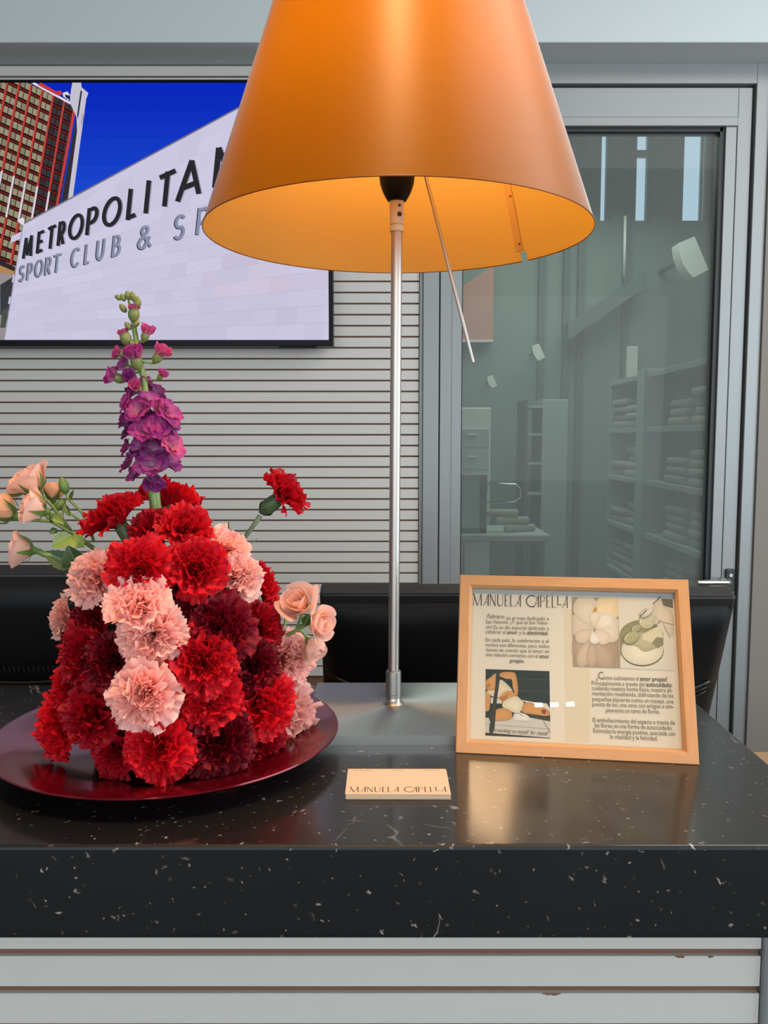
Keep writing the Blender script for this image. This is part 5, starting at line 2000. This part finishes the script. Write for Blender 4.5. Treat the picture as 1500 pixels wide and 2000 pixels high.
def print_petal(base, tip, wd, col):
    (x0, y0), (x1, y1) = base, tip
    L_ = math.hypot(x1 - x0, y1 - y0)
    nx, ny = -(y1 - y0) / L_, (x1 - x0) / L_
    pts = []
    for u, w_ in ((0, .12), (.25, .62), (.5, .95), (.72, 1.0), (.9, .66)): pts.append((x0 + (x1 - x0) * u + nx * wd * w_, y0 + (y1 - y0) * u + ny * wd * w_))
    pts.append((x1, y1))
    for u, w_ in ((.9, .6), (.72, .94), (.5, .9), (.25, .6), (0, .12)): pts.append((x0 + (x1 - x0) * u - nx * wd * w_, y0 + (y1 - y0) * u - ny * wd * w_))
    BLO.poly(g7(pts), col)
    BLO.n += 1
    BLO.stroke(g7([(x0, y0), (x0 + (x1 - x0) * .7, y0 + (y1 - y0) * .7)]), 0.4, tuple(int(c * .95) for c in col))


for ba, ti, wd_, co in (((380, 560), (700, 900), 130, (176, 152, 126)), ((350, 560), (110, 800), 110, (184, 160, 134)), ((380, 600), (560, 985), 110, (190, 166, 140)), ((330, 600), (210, 960), 90, (206, 184, 156)), ((350, 620), (350, 965), 70, (196, 172, 144)),
                        ((390, 470), (60, 420), 150, (214, 198, 172)), ((390, 470), (720, 520), 160, (222, 206, 180)), ((380, 480), (200, 90), 160, (218, 204, 178)), ((400, 440), (640, 90), 170, (230, 208, 164)),
                        ((400, 480), (600, 320), 110, (230, 218, 196)), ((370, 500), (150, 640), 90, (216, 196, 168)), ((390, 500), (560, 660), 90, (224, 206, 180)), ((370, 470), (385, 250), 70, (226, 210, 182)), ((360, 520), (395, 680), 62, (232, 222, 206))):
    print_petal(ba, ti, wd_, co)
BLO.poly(g7([(355, 295), (380, 235), (400, 225), (412, 262), (405, 280), (380, 282), (362, 296)]), (196, 140, 70))
# photograph 3: clear gel drops on glass
PR_.poly(g7([(668, 115), (1340, 130), (1362, 1000), (697, 970)]), (222, 212, 192))
PR_.poly(g7([(682, 490), (860, 380), (1000, 390), (1220, 470), (1225, 690), (1000, 770), (720, 700), (700, 880), (690, 700)]), (150, 146, 108))
PR_.poly(g7(arc(965, 760, 262, 190, 0, 360, 26)), (112, 108, 92))
PR_.poly(g7(arc(965, 748, 256, 184, 0, 360, 26)), (228, 218, 190))
PR_.poly(g7([(720, 620), (930, 520), (1100, 480), (1210, 450), (1222, 690), (1130, 730), (1040, 770), (960, 770), (900, 700), (760, 690)]), (186, 176, 138))
PR_.poly(g7([(960, 560), (1190, 440), (1220, 600), (1080, 660), (970, 620)]), (220, 208, 170))
PR_.poly(g7([(1080, 660), (1140, 590), (1222, 600), (1222, 690), (1150, 730)]), (140, 138, 104))
PR_.poly(g7([(1080, 190), (1190, 95), (1215, 205), (1345, 240), (1355, 600), (1290, 590), (1220, 430), (1110, 380)]), (214, 200, 172))
PR_.poly(g7([(1195, 120), (1335, 130), (1340, 240), (1220, 205)]), (112, 108, 92))
PR_.stroke(g7([(1090, 190), (1190, 95)]), 1.4, (60, 56, 48))
PR_.stroke(g7([(1215, 410), (1345, 440)]), 1.2, (120, 110, 90))
PR_.stroke(g7([(1225, 450), (1300, 600)]), 1.0, (140, 130, 108))
for cx_, cy_, rx_, ry_, c0, c1 in ((1020, 395, 105, 100, (150, 144, 112), (204, 194, 158)), (890, 490, 66, 50, (112, 114, 84), (172, 168, 126)), (830, 600, 105, 76, (120, 122, 94), (180, 172, 130)), (1010, 300, 90, 50, (150, 142, 118), (216, 206, 182))):
    tilt = lambda L_: [(cx_ + (x - cx_) * .86 + (y - cy_) * .5, cy_ - (x - cx_) * .5 + (y - cy_) * .86) for x, y in L_]
    PR_.poly(g7(tilt(arc(cx_, cy_, rx_, ry_, 0, 360, 22))), c0)
    PR_.poly(g7(tilt(arc(cx_ + 4, cy_ - 3, rx_ - 7, ry_ - 7, 0, 360, 22))), c1)
    PR_.stroke(g7(tilt(arc(cx_, cy_, rx_ * .7, ry_ * .62, 20, 150, 10))), 0.9, tuple(int(x * .82) for x in c1))
    PR_.stroke(g7(tilt(arc(cx_, cy_, rx_ * .78, ry_ * .7, 190, 265, 8))), 1.0, (240, 234, 216))
PR_.stroke(g7([(940, 340), (1015, 262)]), 1.6, (70, 66, 54))
PR_.stroke(g7([(970, 530), (1100, 470), (1190, 390)]), 1.2, (110, 106, 78))
PR_.gain = 0.8
PR_.build('printed_pictures', M['printed'], sheet)
BLO.build('printed_blossom', M['printed'], sheet)

ink = Ink()
X1, Z1 = Vector((1, 0, 0)), Vector((0, 0, 1))


def put_text(segs, l, r, cap, shear=0.0, space=0.25, cond=True):
    a, c = Vector(fp(*l, 0.0005)), Vector(fp(*r, 0.0005))
    du = (c - a)
    wd = du.length
    du.normalize()
    ink.text(segs, a, du, Z1, wd, cap, shear, space)


R_, B_ = False, True
CAPH = 0.0056                               # letter size in metres
lines_left = [
    ([('es', R_), ('el', R_), ('mes', R_), ('dedicado', R_), ('a', R_)], (556, 442), (1075, 447)),
    ([('San', R_), ('Valentín.', R_), ('¿Y', R_), ('qué', R_), ('es', R_), ('San', R_), ('Valen-', R_)], (305, 487), (1070, 500)),
    ([('tín?', R_), ('Es', R_), ('un', R_), ('día', R_), ('especial', R_), ('dedicado', R_), ('a', R_)], (305, 552), (1075, 568)),
    ([('celebrar', R_), ('el', R_), ('amor', B_), ('y', R_), ('la', R_), ('afectividad.', B_)], (303, 608), (1070, 628)),
    ([('En', R_), ('cada', R_), ('país,', R_), ('la', R_), ('celebración', R_), ('y', R_), ('el', R_)], (305, 706), (1075, 724)),
    ([('motivo', R_), ('son', R_), ('diferentes,', R_), ('pero', R_), ('todos', R_)], (303, 767), (1078, 787)),
    ([('tienen', R_), ('en', R_), ('común', R_), ('que', R_), ('el', R_), ('amor', R_), ('en', R_)], (305, 828), (1080, 849)),
    ([('una', R_), ('relación', R_), ('comienza', R_), ('con', R_), ('el', R_), ('amor', B_)], (305, 886), (1082, 911)),
    ([('propio.', B_)], (600, 962), (778, 967)),
]
for segs, l, r in lines_left: put_text(segs, c5(*l), c5(*r), CAPH, space=0.32)
put_text([('Febrero', R_)], c5(312, 424), c5(532, 430), CAPH * 1.25, shear=0.5)
lines_right = [
    ([('ómo', R_), ('cultivamos', R_), ('el', R_), ('amor', B_), ('propio?', B_)], (365, 172), (1145, 194)),
    ([('Principalmente', R_), ('a', R_), ('través', R_), ('del', R_), ('autocuidado:', B_)], (222, 238), (1205, 263)),
    ([('cuidando', R_), ('nuestra', R_), ('forma', R_), ('física,', R_), ('nuestra', R_), ('ali-', R_)], (225, 299), (1212, 327)),
    ([('mentación;', R_), ('meditando,', R_), ('disfrutando', R_), ('de', R_), ('los', R_)], (228, 363), (1220, 393)),
    ([('pequeños', R_), ('placeres', R_), ('como', R_), ('un', R_), ('masaje,', R_), ('una', R_)], (230, 431), (1222, 463)),
    ([('puesta', R_), ('de', R_), ('sol,', R_), ('una', R_), ('cena', R_), ('con', R_), ('amigos', R_), ('o', R_), ('sim-', R_)], (230, 494), (1225, 526)),
    ([('plemente', R_), ('un', R_), ('ramo', R_), ('de', R_), ('flores.', R_)], (395, 570), (1055, 588)),
    ([('El', R_), ('embellecimiento', R_), ('del', R_), ('espacio', R_), ('a', R_), ('través', R_), ('de', R_)], (235, 688), (1238, 724)),
    ([('las', R_), ('flores;', R_), ('es', R_), ('una', R_), ('forma', R_), ('de', R_), ('autocuidado.', R_)], (262, 752), (1210, 788)),
    ([('Estimulan', R_), ('la', R_), ('energía', R_), ('positiva,', R_), ('asociada', R_), ('con', R_)], (242, 818), (1243, 858)),
    ([('la', R_), ('vitalidad', R_), ('y', R_), ('la', R_), ('felicidad.', R_)], (450, 892), (1030, 916)),
]
for segs, l, r in lines_right: put_text(segs, c8(*l), c8(*r), CAPH * 1.08, space=0.28)
put_text([('¿', R_)], c8(278, 176), c8(298, 177), CAPH)
put_text([('C', R_)], c8(302, 166), c8(365, 168), CAPH * 1.9)
ink.b.build('lettering', M['inksoft'], sheet)
ink2 = Ink()
a, c = Vector(fp(*c5(150, 266), 0.0005)), Vector(fp(*c5(1318, 297), 0.0005))
zt_ = fp(*c5(700, 140), 0)[2]
ink2.head(a, (c - a).normalized(), Z1, (c - a).length, (zt_ - (a.z + c.z) / 2))
ink2.b.build('heading', M['ink'], sheet)
ink = Ink()
put_text([("I'm", R_), ('working', R_), ('on', R_), ('myself', R_), ('for', R_), ('myself', R_)], c6(375, 868), c6(1072, 915), CAPH * 0.95, shear=0.45, space=0.3)
ink.b.build('caption', M['inksoft'], sheet)

# ------------------------------------------------------------------ stack of cards
CD0, CD1 = Vector(at_z(675, 1562, TOP)), Vector(at_z(880, 1562, TOP))
cw = (CD1 - CD0).length
cyf = CD0.y
cdp = float(at_z(775, 1502, TOP + 0.005)[1]) - cyf
cxm = (CD0.x + CD1.x) / 2
NCARD, CT = 8, 0.00062
cb = MB()
cb.box((-cw / 2, 0, 0), (cw / 2, cdp, CT), 0.00008)
card_me = cb.mesh('business_card', [M['card']])
rn = random.Random(2)
for i in range(NCARD):
    o = inst('business_card', card_me, None, (cxm + rn.uniform(-.0004, .0004), cyf + rn.uniform(-.0003, .0003), TOP + 0.0001 + i * (CT + 0.00002)), (0, 0, rn.uniform(-.003, .003)))
    if i < NCARD - 1:
        tag(o, 'plain cream card edge, %s in the small stack under the printed top card' % ('lowest', 'second up', 'third up', 'fourth up', 'fifth up', 'sixth up', 'seventh up')[i], 'card', 'stack of cream cards on the counter')
    else:
        tag(o, 'cream card with thin printed capitals, topmost of the small stack on the marble', 'card', 'stack of cream cards on the counter')
        k3 = Ink()
        k3.head(Vector((-cw / 2 + 0.0035, 0.0035, CT + 0.00006)), Vector((1, 0, 0)), Vector((0, 1, 0)), cw - 0.0055, 0.0105)
        k3.b.build('heading', M['ink'], o)
        b = MB()
        for x0, x1 in ((-0.039, -0.022), (-0.004, 0.005), (0.024, 0.039)):
            xx = x0
            while xx < x1 - 0.0004:
                ww = rn.uniform(0.0006, 0.0016)
                b.add([(xx, cdp - 0.0042, CT + 0.00006), (min(x1, xx + ww), cdp - 0.0042, CT + 0.00006), (min(x1, xx + ww), cdp - 0.0034, CT + 0.00006), (xx, cdp - 0.0034, CT + 0.00006)], [(0, 1, 2, 3)])
                xx += ww + 0.0003
        b.build('small_print', M['inksoft'], o)
